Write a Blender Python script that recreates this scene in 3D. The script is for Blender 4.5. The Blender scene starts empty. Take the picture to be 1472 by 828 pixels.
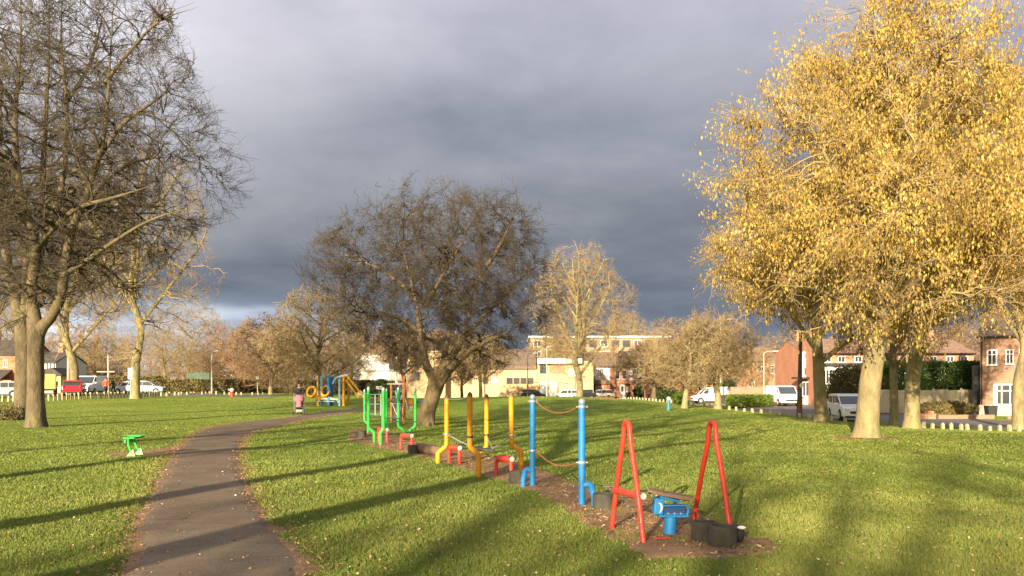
import bpy, math, random
import numpy as np
from mathutils import Vector, Matrix, Quaternion
random.seed(7)
RNG = np.random.default_rng(11)
scene = bpy.context.scene
COL = scene.collection
R = math.radians
# ------------------------------------------------------------------ camera
F = 1150.0; CX = 736.0; HY = 555.0; CH = 1.55
cam_d = bpy.data.cameras.new('camera'); cam = bpy.data.objects.new('camera', cam_d); COL.objects.link(cam)
cam_d.sensor_width = 36; cam_d.lens = 36 * F / 1472
cam_d.shift_y = (HY - 414) / 1472
cam_d.clip_start = 0.1; cam_d.clip_end = 5000
cam.location = (0, 0, CH); cam.rotation_euler = (R(90), 0, 0)
scene.camera = cam
# ------------------------------------------------------------------ light
SUN_EL = R(15.0)
SUN_H = Vector((0.345, 0.94, 0)).normalized()          # the way shadows fall
sd = Vector((SUN_H.x * math.cos(SUN_EL), SUN_H.y * math.cos(SUN_EL), -math.sin(SUN_EL)))
sl = bpy.data.lights.new('sun', 'SUN'); sl.energy = 5.0; sl.angle = R(0.5); sl.color = (1.0, 0.84, 0.60)
so = bpy.data.objects.new('sun', sl); COL.objects.link(so); so.rotation_euler = sd.to_track_quat('-Z', 'Y').to_euler()
so.location = (-20, -50, 30)
scene.view_settings.view_transform = 'Standard'; scene.view_settings.look = 'None'
scene.view_settings.exposure = 1.38; scene.view_settings.gamma = 1
scene.view_settings.use_curve_mapping = False
scene.render.engine = 'CYCLES'
scene.cycles.max_bounces = 6; scene.cycles.transparent_max_bounces = 8
scene.cycles.use_denoising = True
# ------------------------------------------------------------------ world
SKYK = 1.0
w = bpy.data.worlds.new('World'); scene.world = w; w.use_nodes = True
nt = w.node_tree; nt.nodes.clear()
def N(tree, t, **k):
    n = tree.nodes.new(t)
    for a, b in k.items(): setattr(n, a, b)
    return n
def mth(tree, op, a, b=None, c=None, clamp=False):
    n = tree.nodes.new('ShaderNodeMath'); n.operation = op; n.use_clamp = clamp
    for i, v in enumerate((a, b, c)):
        if v is None: continue
        if isinstance(v, (int, float)): n.inputs[i].default_value = v
        else: tree.links.new(v, n.inputs[i])
    return n.outputs[0]
def ramp(tree, fac, stops, interp='LINEAR'):
    n = tree.nodes.new('ShaderNodeValToRGB'); e = n.color_ramp.elements; n.color_ramp.interpolation = interp
    while len(e) < len(stops): e.new(0.5)
    for i, (p, c) in enumerate(stops): e[i].position = p; e[i].color = (*c, 1) if len(c) == 3 else c
    tree.links.new(fac, n.inputs[0]); return n.outputs[0]
def mixc(tree, f, a, b, mode='MIX'):
    n = tree.nodes.new('ShaderNodeMix'); n.data_type = 'RGBA'; n.blend_type = mode
    for i, v in ((0, f), (6, a), (7, b)):
        if isinstance(v, (int, float)): n.inputs[i].default_value = v
        elif isinstance(v, tuple): n.inputs[i].default_value = (*v, 1)
        else: tree.links.new(v, n.inputs[i])
    return n.outputs[2]
def maprange(tree, v, a, b, c=0.0, d=1.0, smooth=True):
    n = tree.nodes.new('ShaderNodeMapRange'); n.interpolation_type = 'SMOOTHSTEP' if smooth else 'LINEAR'
    tree.links.new(v, n.inputs[0])
    for i, x in enumerate((a, b, c, d)): n.inputs[i + 1].default_value = x
    return n.outputs[0]
sky = N(nt, 'ShaderNodeTexSky', sky_type='NISHITA'); sky.sun_disc = False
sky.sun_elevation = SUN_EL; sky.sun_rotation = math.atan2(-SUN_H.x, -SUN_H.y)
sky.air_density = 1.0; sky.dust_density = 1.5
tc = N(nt, 'ShaderNodeTexCoord'); sep = N(nt, 'ShaderNodeSeparateXYZ'); nt.links.new(tc.outputs['Generated'], sep.inputs[0])
X, Y, Z = sep.outputs
zc = mth(nt, 'MAXIMUM', Z, 0.0)
den = mth(nt, 'ADD', zc, 0.16)
cmb = N(nt, 'ShaderNodeCombineXYZ')
nt.links.new(mth(nt, 'DIVIDE', X, den), cmb.inputs[0]); nt.links.new(mth(nt, 'DIVIDE', Y, den), cmb.inputs[1])
cmb.inputs[2].default_value = 3.7
def noise(tree, vec, scale, detail=4, rough=0.5, dist=0.0):
    n = tree.nodes.new('ShaderNodeTexNoise'); n.inputs['Scale'].default_value = scale
    n.inputs['Detail'].default_value = detail; n.inputs['Roughness'].default_value = rough
    n.inputs['Distortion'].default_value = dist
    if vec is not None: tree.links.new(vec, n.inputs['Vector'])
    return n.outputs[0]
n1 = noise(nt, cmb.outputs[0], 0.62, 5, 0.5, 0.3)
n2 = noise(nt, cmb.outputs[0], 2.1, 5, 0.55, 0.2)
# height profile of the storm front: slate at the foot, lilac grey above
zz = mth(nt, 'ADD', zc, mth(nt, 'MULTIPLY', mth(nt, 'SUBTRACT', n1, 0.5), 0.20))
base = ramp(nt, zz, [(0.0, (0.090, 0.110, 0.145)), (0.10, (0.078, 0.092, 0.118)), (0.19, (0.118, 0.128, 0.150)),
                     (0.28, (0.155, 0.165, 0.195)), (0.42, (0.25, 0.25, 0.295)), (1.0, (0.40, 0.40, 0.45))], 'EASE')
vary = ramp(nt, n2, [(0.28, (0.76, 0.78, 0.82)), (0.72, (1.24, 1.22, 1.18))])
cloud = mixc(nt, 1.0, base, vary, 'MULTIPLY')
# the paler, thinner cloud up to the left
lf = maprange(nt, mth(nt, 'SUBTRACT', mth(nt, 'MULTIPLY', X, -1.0), mth(nt, 'MULTIPLY', n1, 0.35)), -0.12, 0.45)
lf2 = mth(nt, 'MULTIPLY', lf, maprange(nt, zc, 0.10, 0.42))
cloud = mixc(nt, mth(nt, 'MULTIPLY', lf2, 0.62), cloud, (0.62, 0.60, 0.62))
# a gap under the cloud near the horizon, to the left
gap = mth(nt, 'MULTIPLY', maprange(nt, zc, 0.118, 0.07), maprange(nt, mth(nt, 'ADD', X, mth(nt, 'MULTIPLY', n2, 0.3)), 0.10, -0.22))
gapc = ramp(nt, noise(nt, cmb.outputs[0], 1.6, 4), [(0.42, (0.17, 0.23, 0.32)), (0.64, (0.50, 0.54, 0.60))])
cloud = mixc(nt, mth(nt, 'MULTIPLY', gap, 0.92), cloud, gapc)
bgc = N(nt, 'ShaderNodeBackground'); nt.links.new(cloud, bgc.inputs[0]); bgc.inputs[1].default_value = 0.83 * SKYK
bgs = N(nt, 'ShaderNodeBackground'); nt.links.new(sky.outputs[0], bgs.inputs[0]); bgs.inputs[1].default_value = 0.06
ms = N(nt, 'ShaderNodeMixShader'); nt.links.new(maprange(nt, Y, -0.55, 0.15), ms.inputs[0])
nt.links.new(bgs.outputs[0], ms.inputs[1]); nt.links.new(bgc.outputs[0], ms.inputs[2])
wo = N(nt, 'ShaderNodeOutputWorld'); nt.links.new(ms.outputs[0], wo.inputs[0])
# ------------------------------------------------------------------ terrain function
def ss(v, a, b):
    t = np.clip((np.asarray(v, float) - a) / (b - a), 0, 1); return t * t * (3 - 2 * t)
def h(x, y):
    x = np.asarray(x, float); y = np.asarray(y, float)
    left = (0.33 + 0.30 * ss(-x, 15, 38)) * ss(y, 45, 88) * (1 - ss(x, 6, 20))
    mound = 0.55 * np.exp(-((x - 1.5) / 9.0) ** 2 - ((y - 64) / 15.0) ** 2) * ss(y, 30, 50)
    drop = -1.0 * ss(y, 80, 105) * ss(x, -22, -8) * (1 - ss(x, 14, 24))
    right = -0.72 * ss(x, 12, 23) * ss(y, 22, 42)
    rise = 0.30 * ss(y, 62, 80) * ss(x, 15, 24)
    bumps = 0.03 * np.sin(x * 0.41 + 1.3) * np.sin(y * 0.33) * ss(y, 9, 20) + 0.015 * np.sin(x * 0.9 + y * 0.5) * ss(y, 9, 16)
    return left + mound + drop + right + rise + bumps
def hf(x, y): return float(h(x, y))
def gp(px, py):
    """ground point that the photo shows at this pixel"""
    dx = (px - CX) / F; dz = -(py - HY) / F; d = 3.0; prev = None
    while d < 400:
        e = CH + dz * d - hf(dx * d, d)
        if e <= 0:
            lo, hi = d - 0.25, d
            for _ in range(12):
                m = (lo + hi) / 2
                if CH + dz * m - hf(dx * m, m) > 0: lo = m
                else: hi = m
            return Vector((dx * hi, hi, hf(dx * hi, hi)))
        d += 0.25
    return Vector((dx * 150, 150, hf(dx * 150, 150)))
def at(px, D, py=None):
    x = (px - CX) / F * D
    return Vector((x, D, hf(x, D) if py is None else CH - (py - HY) / F * D))
def pz(py, D): return CH - (py - HY) / F * D
# ------------------------------------------------------------------ materials
MATS = {}
def mat(name, col, rough=0.7, col2=None, scale=6.0, bump=0.0, metal=0.0, detail=4, spec=0.4, bscale=None, stretch=None, trans=0.0, dirt=None):
    if name in MATS: return MATS[name]
    m = bpy.data.materials.new(name); m.use_nodes = True; t = m.node_tree
    p = t.nodes['Principled BSDF']; p.inputs['Roughness'].default_value = rough; p.inputs['Metallic'].default_value = metal
    p.inputs['Specular IOR Level'].default_value = spec
    c = N(t, 'ShaderNodeTexCoord').outputs['Object']
    if stretch:
        mp = N(t, 'ShaderNodeMapping'); mp.inputs['Scale'].default_value = stretch; t.links.new(c, mp.inputs[0]); c = mp.outputs[0]
    if col2 is None: col2 = tuple(v * 0.82 for v in col)
    nz = noise(t, c, scale, detail, 0.6)
    cc = ramp(t, nz, [(0.42, col), (0.58, col2)] if 'bark' in name else [(0.33, col), (0.67, col2)])
    if 'bark' in name: cc = mixc(t, 0.55, cc, ramp(t, noise(t, c, 1.1, 7, 0.7), [(0.36, tuple(v * 0.42 for v in col)), (0.5, col), (0.66, (col[0] * 0.72, col[1] * 0.86, col[2] * 0.62))]))
    if dirt:
        cc = mixc(t, maprange(t, noise(t, c, scale * 0.35, 6, 0.7), 0.56, 0.66), cc, dirt)
    if 'paint' in name and 'car' not in name:
        # chipped spots and scuffs of old outdoor paint
        chip = maprange(t, noise(t, c, 38.0, 3, 0.5), 0.655, 0.685)
        cc = mixc(t, mth(t, 'MULTIPLY', chip, 0.85), cc, (0.13, 0.07, 0.045))
        scuff = maprange(t, noise(t, c, 14.0, 6, 0.8), 0.52, 0.75)
        cc = mixc(t, mth(t, 'MULTIPLY', scuff, 0.30), cc, (0.30, 0.26, 0.20))
        t.links.new(maprange(t, noise(t, c, 11.0, 5, 0.7), 0.3, 0.7, rough, rough + 0.3), p.inputs['Roughness'])
    t.links.new(cc, p.inputs['Base Color'])
    if bump:
        b = N(t, 'ShaderNodeBump'); b.inputs['Strength'].default_value = bump; b.inputs['Distance'].default_value = 0.05 if 'bark' in name else 0.02
        t.links.new(noise(t, c, bscale or scale * 3, 6, 0.65), b.inputs['Height']); t.links.new(b.outputs[0], p.inputs['Normal'])
    MATS[name] = m; return m
def leafmat(name, stops, trans=0.35, rough=0.6):
    """colour picked per leaf from a stored random number; light passes through"""
    m = bpy.data.materials.new(name); m.use_nodes = True; t = m.node_tree
    p = t.nodes['Principled BSDF']; p.inputs['Roughness'].default_value = rough; p.inputs['Specular IOR Level'].default_value = 0.25
    a = N(t, 'ShaderNodeAttribute', attribute_name='tint')
    c = ramp(t, a.outputs['Fac'], stops); t.links.new(c, p.inputs['Base Color'])
    tr = N(t, 'ShaderNodeBsdfTranslucent'); t.links.new(c, tr.inputs[0])
    mx = N(t, 'ShaderNodeMixShader'); mx.inputs[0].default_value = trans
    t.links.new(p.outputs[0], mx.inputs[1]); t.links.new(tr.outputs[0], mx.inputs[2])
    t.links.new(mx.outputs[0], t.nodes['Material Output'].inputs[0]); MATS[name] = m; return m
def brickmat(name, c1, c2, mortar, sx=4.4, sy=13.0, blend=1.0):
    m = bpy.data.materials.new(name); m.use_nodes = True; t = m.node_tree
    p = t.nodes['Principled BSDF']; p.inputs['Roughness'].default_value = 0.85
    c = N(t, 'ShaderNodeTexCoord').outputs['Object']; s = N(t, 'ShaderNodeSeparateXYZ'); t.links.new(c, s.inputs[0])
    k = N(t, 'ShaderNodeCombineXYZ'); t.links.new(mth(t, 'ADD', s.outputs[0], s.outputs[1]), k.inputs[0]); t.links.new(s.outputs[2], k.inputs[1])
    b = N(t, 'ShaderNodeTexBrick'); t.links.new(k.outputs[0], b.inputs['Vector'])
    b.inputs['Color1'].default_value = (*c1, 1); b.inputs['Color2'].default_value = (*c2, 1); b.inputs['Mortar'].default_value = (*mortar, 1)
    b.inputs['Scale'].default_value = 1.0; b.inputs['Brick Width'].default_value = 0.225; b.inputs['Row Height'].default_value = 0.075
    b.inputs['Mortar Size'].default_value = 0.008
    nz = noise(t, c, 0.8, 5, 0.6)
    cc = mixc(t, 1.0, b.outputs['Color'], ramp(t, nz, [(0.3, (0.82, 0.80, 0.80)), (0.7, (1.1, 1.08, 1.05))]), 'MULTIPLY')
    t.links.new(cc, p.inputs['Base Color'])
    bp = N(t, 'ShaderNodeBump'); bp.inputs['Strength'].default_value = 0.4; bp.inputs['Distance'].default_value = 0.01
    t.links.new(b.outputs['Fac'], bp.inputs['Height']); bp.invert = True; t.links.new(bp.outputs[0], p.inputs['Normal'])
    MATS[name] = m; return m
def tilemat(name, c1, c2, row=0.28):
    m = bpy.data.materials.new(name); m.use_nodes = True; t = m.node_tree
    p = t.nodes['Principled BSDF']; p.inputs['Roughness'].default_value = 0.85
    c = N(t, 'ShaderNodeTexCoord').outputs['Object']
    nz = noise(t, c, 1.5, 6, 0.7)
    s = N(t, 'ShaderNodeSeparateXYZ'); t.links.new(c, s.inputs[0])
    k = N(t, 'ShaderNodeCombineXYZ'); t.links.new(s.outputs[0], k.inputs[0]); t.links.new(mth(t, 'ADD', s.outputs[2], mth(t, 'MULTIPLY', s.outputs[1], 0.3)), k.inputs[1])
    b = N(t, 'ShaderNodeTexBrick'); t.links.new(k.outputs[0], b.inputs['Vector']); b.inputs['Scale'].default_value = 1.0
    b.inputs['Brick Width'].default_value = 0.3; b.inputs['Row Height'].default_value = row; b.inputs['Mortar Size'].default_value = 0.02
    b.inputs['Color1'].default_value = (*c1, 1); b.inputs['Color2'].default_value = (*c2, 1); b.inputs['Mortar'].default_value = (*[v * 0.45 for v in c1], 1)
    cc = mixc(t, 1.0, b.outputs['Color'], ramp(t, nz, [(0.3, (0.75, 0.75, 0.72)), (0.7, (1.15, 1.15, 1.1))]), 'MULTIPLY')
    t.links.new(cc, p.inputs['Base Color']); MATS[name] = m; return m
red_p = mat('red_paint', (0.62, 0.045, 0.02), 0.38, (0.52, 0.035, 0.018), 9, 0.08, spec=0.5, dirt=(0.42, 0.05, 0.03))
blue_p = mat('blue_paint', (0.012, 0.22, 0.52), 0.38, (0.01, 0.17, 0.43), 7, 0.08, spec=0.5, dirt=(0.04, 0.16, 0.32))
yel_p = mat('yellow_paint', (0.72, 0.38, 0.008), 0.4, (0.66, 0.31, 0.006), 5, 0.08, spec=0.5, dirt=(0.5, 0.26, 0.02))
yel_shade = mat('shaded_yellow_paint', (0.70, 0.31, 0.01), 0.45, (0.56, 0.21, 0.008), 3, 0.08, spec=0.4, dirt=(0.42, 0.18, 0.02))  # darker, more orange copy of the yellow: shade put into the colour
grn_p = mat('green_paint', (0.03, 0.52, 0.06), 0.4, (0.02, 0.42, 0.045), 7, 0.08, spec=0.5, dirt=(0.04, 0.30, 0.06))
steel = mat('galvanised_steel', (0.5, 0.5, 0.48), 0.4, (0.38, 0.38, 0.37), 20, 0.1, metal=0.6)
dsteel = mat('dark_steel', (0.09, 0.08, 0.07), 0.5, (0.05, 0.045, 0.04), 20, 0.1, metal=0.4)
rope_m = mat('orange_rope', (0.42, 0.16, 0.06), 0.85, (0.3, 0.12, 0.05), 40, 0.4)
wrope = mat('pale_rope', (0.6, 0.58, 0.5), 0.85, (0.4, 0.38, 0.33), 60, 0.4)
cap_m = mat('brown_cap', (0.16, 0.11, 0.08), 0.6, (0.10, 0.07, 0.05), 20)
rubber = mat('black_rubber', (0.045, 0.042, 0.035), 0.85, (0.075, 0.068, 0.05), 9, 0.5, dirt=(0.11, 0.085, 0.05))
wood = mat('weathered_board', (0.27, 0.175, 0.11), 0.8, (0.19, 0.12, 0.075), 6, 0.5, stretch=(1, 8, 8))
log_m = mat('bark_log', (0.22, 0.13, 0.075), 0.85, (0.14, 0.08, 0.045), 6, 0.6)
white_p = mat('white_paint', (0.78, 0.77, 0.74), 0.5, (0.70, 0.69, 0.66), 3)
glass = mat('window_glass', (0.035, 0.045, 0.055), 0.08, (0.05, 0.06, 0.07), 1.5, spec=0.8)
black_m = mat('black_plastic', (0.025, 0.025, 0.027), 0.55, (0.04, 0.04, 0.04), 8)
chrome = mat('clear_lamp', (0.8, 0.8, 0.8), 0.15, (0.6, 0.6, 0.62), 20, metal=0.3, spec=0.8)
redlamp = mat('red_lamp', (0.5, 0.02, 0.01), 0.2, None, 20)
bark = mat('lichen_bark', (0.30, 0.245, 0.12), 0.92, (0.13, 0.10, 0.056), 4, 1.0, detail=9, bscale=12, stretch=(1, 1, 0.4), dirt=(0.24, 0.23, 0.09))
bark_d = mat('brown_bark', (0.155, 0.12, 0.065), 0.92, (0.07, 0.054, 0.034), 5, 1.0, bscale=14, stretch=(1, 1, 0.4), dirt=(0.19, 0.155, 0.07))  # brown darkened further, taking the shade on the left limbs into the colour
bark_h = mat('ridged_bark', (0.19, 0.135, 0.075), 0.95, (0.085, 0.06, 0.038), 5, 1.0, bscale=12, stretch=(1.5, 1.5, 0.22))
twig_d = mat('dark_twigs', (0.095, 0.072, 0.04), 0.9, (0.055, 0.042, 0.027), 2)  # likewise lowered in tone to carry the left crowns' shade
twig_h = mat('hawthorn_twigs', (0.09, 0.065, 0.036), 0.9, (0.048, 0.038, 0.025), 2)  # colour set darker to include the shade the hawthorn stands in
twig_l = mat('pale_twigs', (0.36, 0.27, 0.13), 0.9, (0.24, 0.165, 0.085), 1.2)
twig_r = mat('reddish_twigs', (0.33, 0.205, 0.115), 0.9, (0.23, 0.15, 0.08), 1.2)
br_or = brickmat('orange_brick', (0.52, 0.20, 0.085), (0.42, 0.15, 0.07), (0.42, 0.33, 0.26))
br_ye = brickmat('yellow_brick', (0.62, 0.44, 0.20), (0.54, 0.36, 0.16), (0.50, 0.44, 0.34))
br_br = brickmat('brown_brick', (0.36, 0.19, 0.115), (0.28, 0.14, 0.085), (0.34, 0.28, 0.22))
tile_b = tilemat('brown_tiles', (0.24, 0.165, 0.115), (0.17, 0.12, 0.09))
tile_p = tilemat('clay_tiles', (0.32, 0.19, 0.13), (0.24, 0.14, 0.10))
tile_d = tilemat('dark_tiles', (0.09, 0.075, 0.065), (0.06, 0.05, 0.045))
render_m = mat('cream_render', (0.72, 0.68, 0.60), 0.8, (0.62, 0.58, 0.50), 1.0, 0.2)
conc = mat('pale_concrete', (0.52, 0.46, 0.35), 0.85, (0.38, 0.34, 0.26), 6, 0.4)
fencem = mat('pale_fence_boards', (0.50, 0.43, 0.28), 0.85, (0.38, 0.32, 0.21), 3, 0.4, stretch=(8, 8, 0.6))
blwood = mat('bollard_wood', (0.48, 0.40, 0.25), 0.85, (0.30, 0.25, 0.15), 12, 0.4)
skin = mat('skin', (0.58, 0.36, 0.26), 0.55, (0.54, 0.32, 0.23), 20)
# ------------------------------------------------------------------ mesh helpers
def mesh_np(name, V, faces_list, m, parent=None, smooth=True, tint=None, loc=None):
    """faces_list: list of (n,k) integer arrays"""
    V = np.asarray(V, np.float32).copy()
    if loc is not None: V -= np.array(loc, np.float32)
    me = bpy.data.meshes.new(name)
    me.vertices.add(len(V)); me.vertices.foreach_set('co', V.ravel())
    tot = sum(f.shape[0] for f in faces_list); nl = sum(f.size for f in faces_list)
    me.loops.add(nl); me.polygons.add(tot)
    me.loops.foreach_set('vertex_index', np.concatenate([f.ravel() for f in faces_list]).astype(np.int32))
    lt = np.concatenate([np.full(f.shape[0], f.shape[1]) for f in faces_list]).astype(np.int32)
    ls = np.concatenate([[0], np.cumsum(lt)[:-1]]).astype(np.int32)
    me.polygons.foreach_set('loop_start', ls); me.polygons.foreach_set('loop_total', lt)
    me.polygons.foreach_set('use_smooth', np.full(tot, smooth))
    me.update(calc_edges=True)
    if tint is not None:
        a = me.attributes.new('tint', 'FLOAT', 'POINT'); a.data.foreach_set('value', np.asarray(tint, np.float32))
    me.materials.append(m)
    o = bpy.data.objects.new(name, me); COL.objects.link(o)
    if parent is not None: o.parent = parent
    elif loc is not None: o.location = loc
    return o
def tag(o, label=None, cat=None, group=None, kind=None):
    if label: o['label'] = label
    if cat: o['category'] = cat
    if group: o['group'] = group
    if kind: o['kind'] = kind
    return o
def thing(name, label, cat, loc=(0, 0, 0), rz=0.0, group=None):
    o = bpy.data.objects.new(name, None); COL.objects.link(o); o.location = loc; o.rotation_euler = (0, 0, rz)
    o.empty_display_size = 0.2
    return tag(o, label, cat, group)
KIDS = {}
def copy_tree(o, parent=None, loc=None, rz=None, label=None, scale=None, group=None, cat=None):
    c = o.copy(); COL.objects.link(c)
    if parent is not None: c.parent = parent
    if loc is not None: c.location = loc
    if rz is not None: c.rotation_euler = (0, 0, rz)
    if scale is not None: c.scale = (scale, scale, scale) if isinstance(scale, (int, float)) else scale
    if label: c['label'] = label
    if group: c['group'] = group
    if cat: c['category'] = cat
    for ch in list(o.children): copy_tree(ch, c)
    return c
def crv(pts, n=6):
    """Catmull-Rom through the points"""
    P = [Vector(p) for p in pts]
    if len(P) < 3: return P
    Q = [P[0] * 2 - P[1]] + P + [P[-1] * 2 - P[-2]]; out = []
    for i in range(1, len(Q) - 2):
        a, b, c, d = Q[i - 1:i + 3]
        for k in range(n):
            t = k / n
            out.append(0.5 * ((2 * b) + (c - a) * t + (2 * a - 5 * b + 4 * c - d) * t * t + (3 * b - a - 3 * c + d) * t ** 3))
    return out + [P[-1]]
class MB:
    def __init__(s): s.v = []; s.f = []
    def add(s, vs, fs):
        b = len(s.v); s.v += [tuple(v) for v in vs]; s.f += [tuple(i + b for i in f) for f in fs]; return s
    def box(s, c, d, rz=0.0, rot=None):
        M = rot if rot is not None else Matrix.Rotation(rz, 3, 'Z'); x, y, z = [q / 2 for q in d]; c = Vector(c)
        vs = [c + M @ Vector((i * x, j * y, k * z)) for i in (-1, 1) for j in (-1, 1) for k in (-1, 1)]
        return s.add(vs, [(0, 1, 3, 2), (4, 6, 7, 5), (0, 4, 5, 1), (2, 3, 7, 6), (0, 2, 6, 4), (1, 5, 7, 3)])
    def tube(s, pts, r, n=10, caps=True):
        P = [Vector(p) for p in pts]; m = len(P); rs = r if isinstance(r, (list, tuple)) else [r] * m
        t0 = (P[1] - P[0]).normalized(); u = t0.orthogonal().normalized(); vs = []
        for i in range(m):
            t = (P[min(i + 1, m - 1)] - P[max(i - 1, 0)]).normalized()
            u = (u - t * u.dot(t)).normalized(); w_ = t.cross(u)
            for k in range(n):
                a = 2 * math.pi * k / n; vs.append(P[i] + (u * math.cos(a) + w_ * math.sin(a)) * rs[i])
        fs = [(i * n + k, i * n + (k + 1) % n, (i + 1) * n + (k + 1) % n, (i + 1) * n + k) for i in range(m - 1) for k in range(n)]
        if caps: fs += [tuple(range(n - 1, -1, -1)), tuple((m - 1) * n + k for k in range(n))]
        return s.add(vs, fs)
    def lathe(s, c, prof, n=16, M=None):
        """prof: (radius, height) from bottom to top; closed with caps"""
        c = Vector(c); M = M or Matrix.Identity(3); vs = []
        for r, z in prof:
            for k in range(n):
                a = 2 * math.pi * k / n; vs.append(c + M @ Vector((r * math.cos(a), r * math.sin(a), z)))
        m = len(prof)
        fs = [(i * n + k, i * n + (k + 1) % n, (i + 1) * n + (k + 1) % n, (i + 1) * n + k) for i in range(m - 1) for k in range(n)]
        fs += [tuple(range(n - 1, -1, -1)), tuple((m - 1) * n + k for k in range(n))]
        return s.add(vs, fs)
    def ball(s, c, r, n=10, m=7):
        rx, ry, rz_ = r if isinstance(r, (tuple, list)) else (r, r, r); c = Vector(c)
        vs = [c + Vector((0, 0, -rz_))]
        for i in range(1, m):
            a = -math.pi / 2 + math.pi * i / m
            for k in range(n):
                b = 2 * math.pi * k / n; vs.append(c + Vector((rx * math.cos(a) * math.cos(b), ry * math.cos(a) * math.sin(b), rz_ * math.sin(a))))
        vs.append(c + Vector((0, 0, rz_))); L = len(vs) - 1
        fs = [(0, 1 + (k + 1) % n, 1 + k) for k in range(n)]
        for i in range(m - 2):
            for k in range(n): fs.append((1 + i * n + k, 1 + i * n + (k + 1) % n, 1 + (i + 1) * n + (k + 1) % n, 1 + (i + 1) * n + k))
        fs += [(L, 1 + (m - 2) * n + k, 1 + (m - 2) * n + (k + 1) % n) for k in range(n)]
        return s.add(vs, fs)
    def prism(s, poly, a, b, axis='y'):
        """poly: list of 2-D points (x,z) extruded along y from a to b (or (y,z) along x)"""
        n = len(poly)
        if axis == 'y': vs = [(p[0], a, p[1]) for p in poly] + [(p[0], b, p[1]) for p in poly]
        elif axis == 'x': vs = [(a, p[0], p[1]) for p in poly] + [(b, p[0], p[1]) for p in poly]
        else: vs = [(p[0], p[1], a) for p in poly] + [(p[0], p[1], b) for p in poly]
        fs = [tuple(range(n)), tuple(range(2 * n - 1, n - 1, -1))] + [(k, k + n, (k + 1) % n + n, (k + 1) % n) for k in range(n)]
        return s.add(vs, fs)
    def build(s, name, m, parent=None, smooth=False, bevel=0.0, loc=None, world=True):
        """world=True: the points are world points and become local to the parent/loc"""
        off = Vector((0, 0, 0))
        if world:
            if loc is not None: off = Vector(loc)
            elif parent is not None:
                q = parent
                while q is not None: off += q.location; q = q.parent
        me = bpy.data.meshes.new(name); me.from_pydata([tuple(Vector(v) - off) for v in s.v], [], s.f)
        me.materials.append(m)
        import bmesh
        bm = bmesh.new(); bm.from_mesh(me); bmesh.ops.recalc_face_normals(bm, faces=bm.faces); bm.to_mesh(me); bm.free()
        o = bpy.data.objects.new(name, me); COL.objects.link(o)
        if parent is not None: o.parent = parent
        elif loc is not None: o.location = loc
        if smooth:
            me.polygons.foreach_set('use_smooth', [True] * len(me.polygons))
            try: me.set_sharp_from_angle(angle=R(40))
            except Exception: pass
        if bevel:
            b = o.modifiers.new('bevel', 'BEVEL'); b.width = bevel; b.segments = 2; b.limit_method = 'ANGLE'; b.angle_limit = R(35)
            b.harden_normals = False
        return o
# ------------------------------------------------------------------ tree generator
def perp(d):
    ref = np.where(np.abs(d[..., 2:3]) < 0.9, np.array([0, 0, 1.0]), np.array([1.0, 0, 0]))
    u = np.cross(d, ref); u /= np.linalg.norm(u, axis=-1, keepdims=True) + 1e-9
    return u, np.cross(d, u)
def tubes(P, Rd, k):
    """P (N,n,3), Rd (N,n): returns verts, quads"""
    Nn, n, _ = P.shape
    T = np.empty_like(P); T[:, 1:-1] = P[:, 2:] - P[:, :-2]; T[:, 0] = P[:, 1] - P[:, 0]; T[:, -1] = P[:, -1] - P[:, -2]
    T /= np.linalg.norm(T, axis=2, keepdims=True) + 1e-9
    D = P[:, -1] - P[:, 0]; D /= np.linalg.norm(D, axis=1, keepdims=True) + 1e-9
    ref, _ = perp(D)
    ref = ref[:, None, :]
    u = ref - T * np.sum(ref * T, axis=2, keepdims=True); u /= np.linalg.norm(u, axis=2, keepdims=True) + 1e-9
    v = np.cross(T, u)
    a = 2 * np.pi * np.arange(k) / k
    V = P[:, :, None, :] + Rd[:, :, None, None] * (u[:, :, None, :] * np.cos(a)[:, None] + v[:, :, None, :] * np.sin(a)[:, None])
    idx = np.arange(Nn * n * k).reshape(Nn, n, k)
    A = idx[:, :-1, :]; B = np.roll(A, -1, 2); D2 = idx[:, 1:, :]; C = np.roll(D2, -1, 2)
    return V.reshape(-1, 3), np.stack([A, B, C, D2], -1).reshape(-1, 4)
def resample(P, Rr, n):
    P = np.asarray(P, float); Rr = np.asarray(Rr, float); t = np.linspace(0, len(P) - 1, n)
    i = np.minimum(t.astype(int), len(P) - 2); f = (t - i)[:, None]
    return P[i] * (1 - f) + P[i + 1] * f, Rr[i] * (1 - f[:, 0]) + Rr[i + 1] * f[:, 0]
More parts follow.
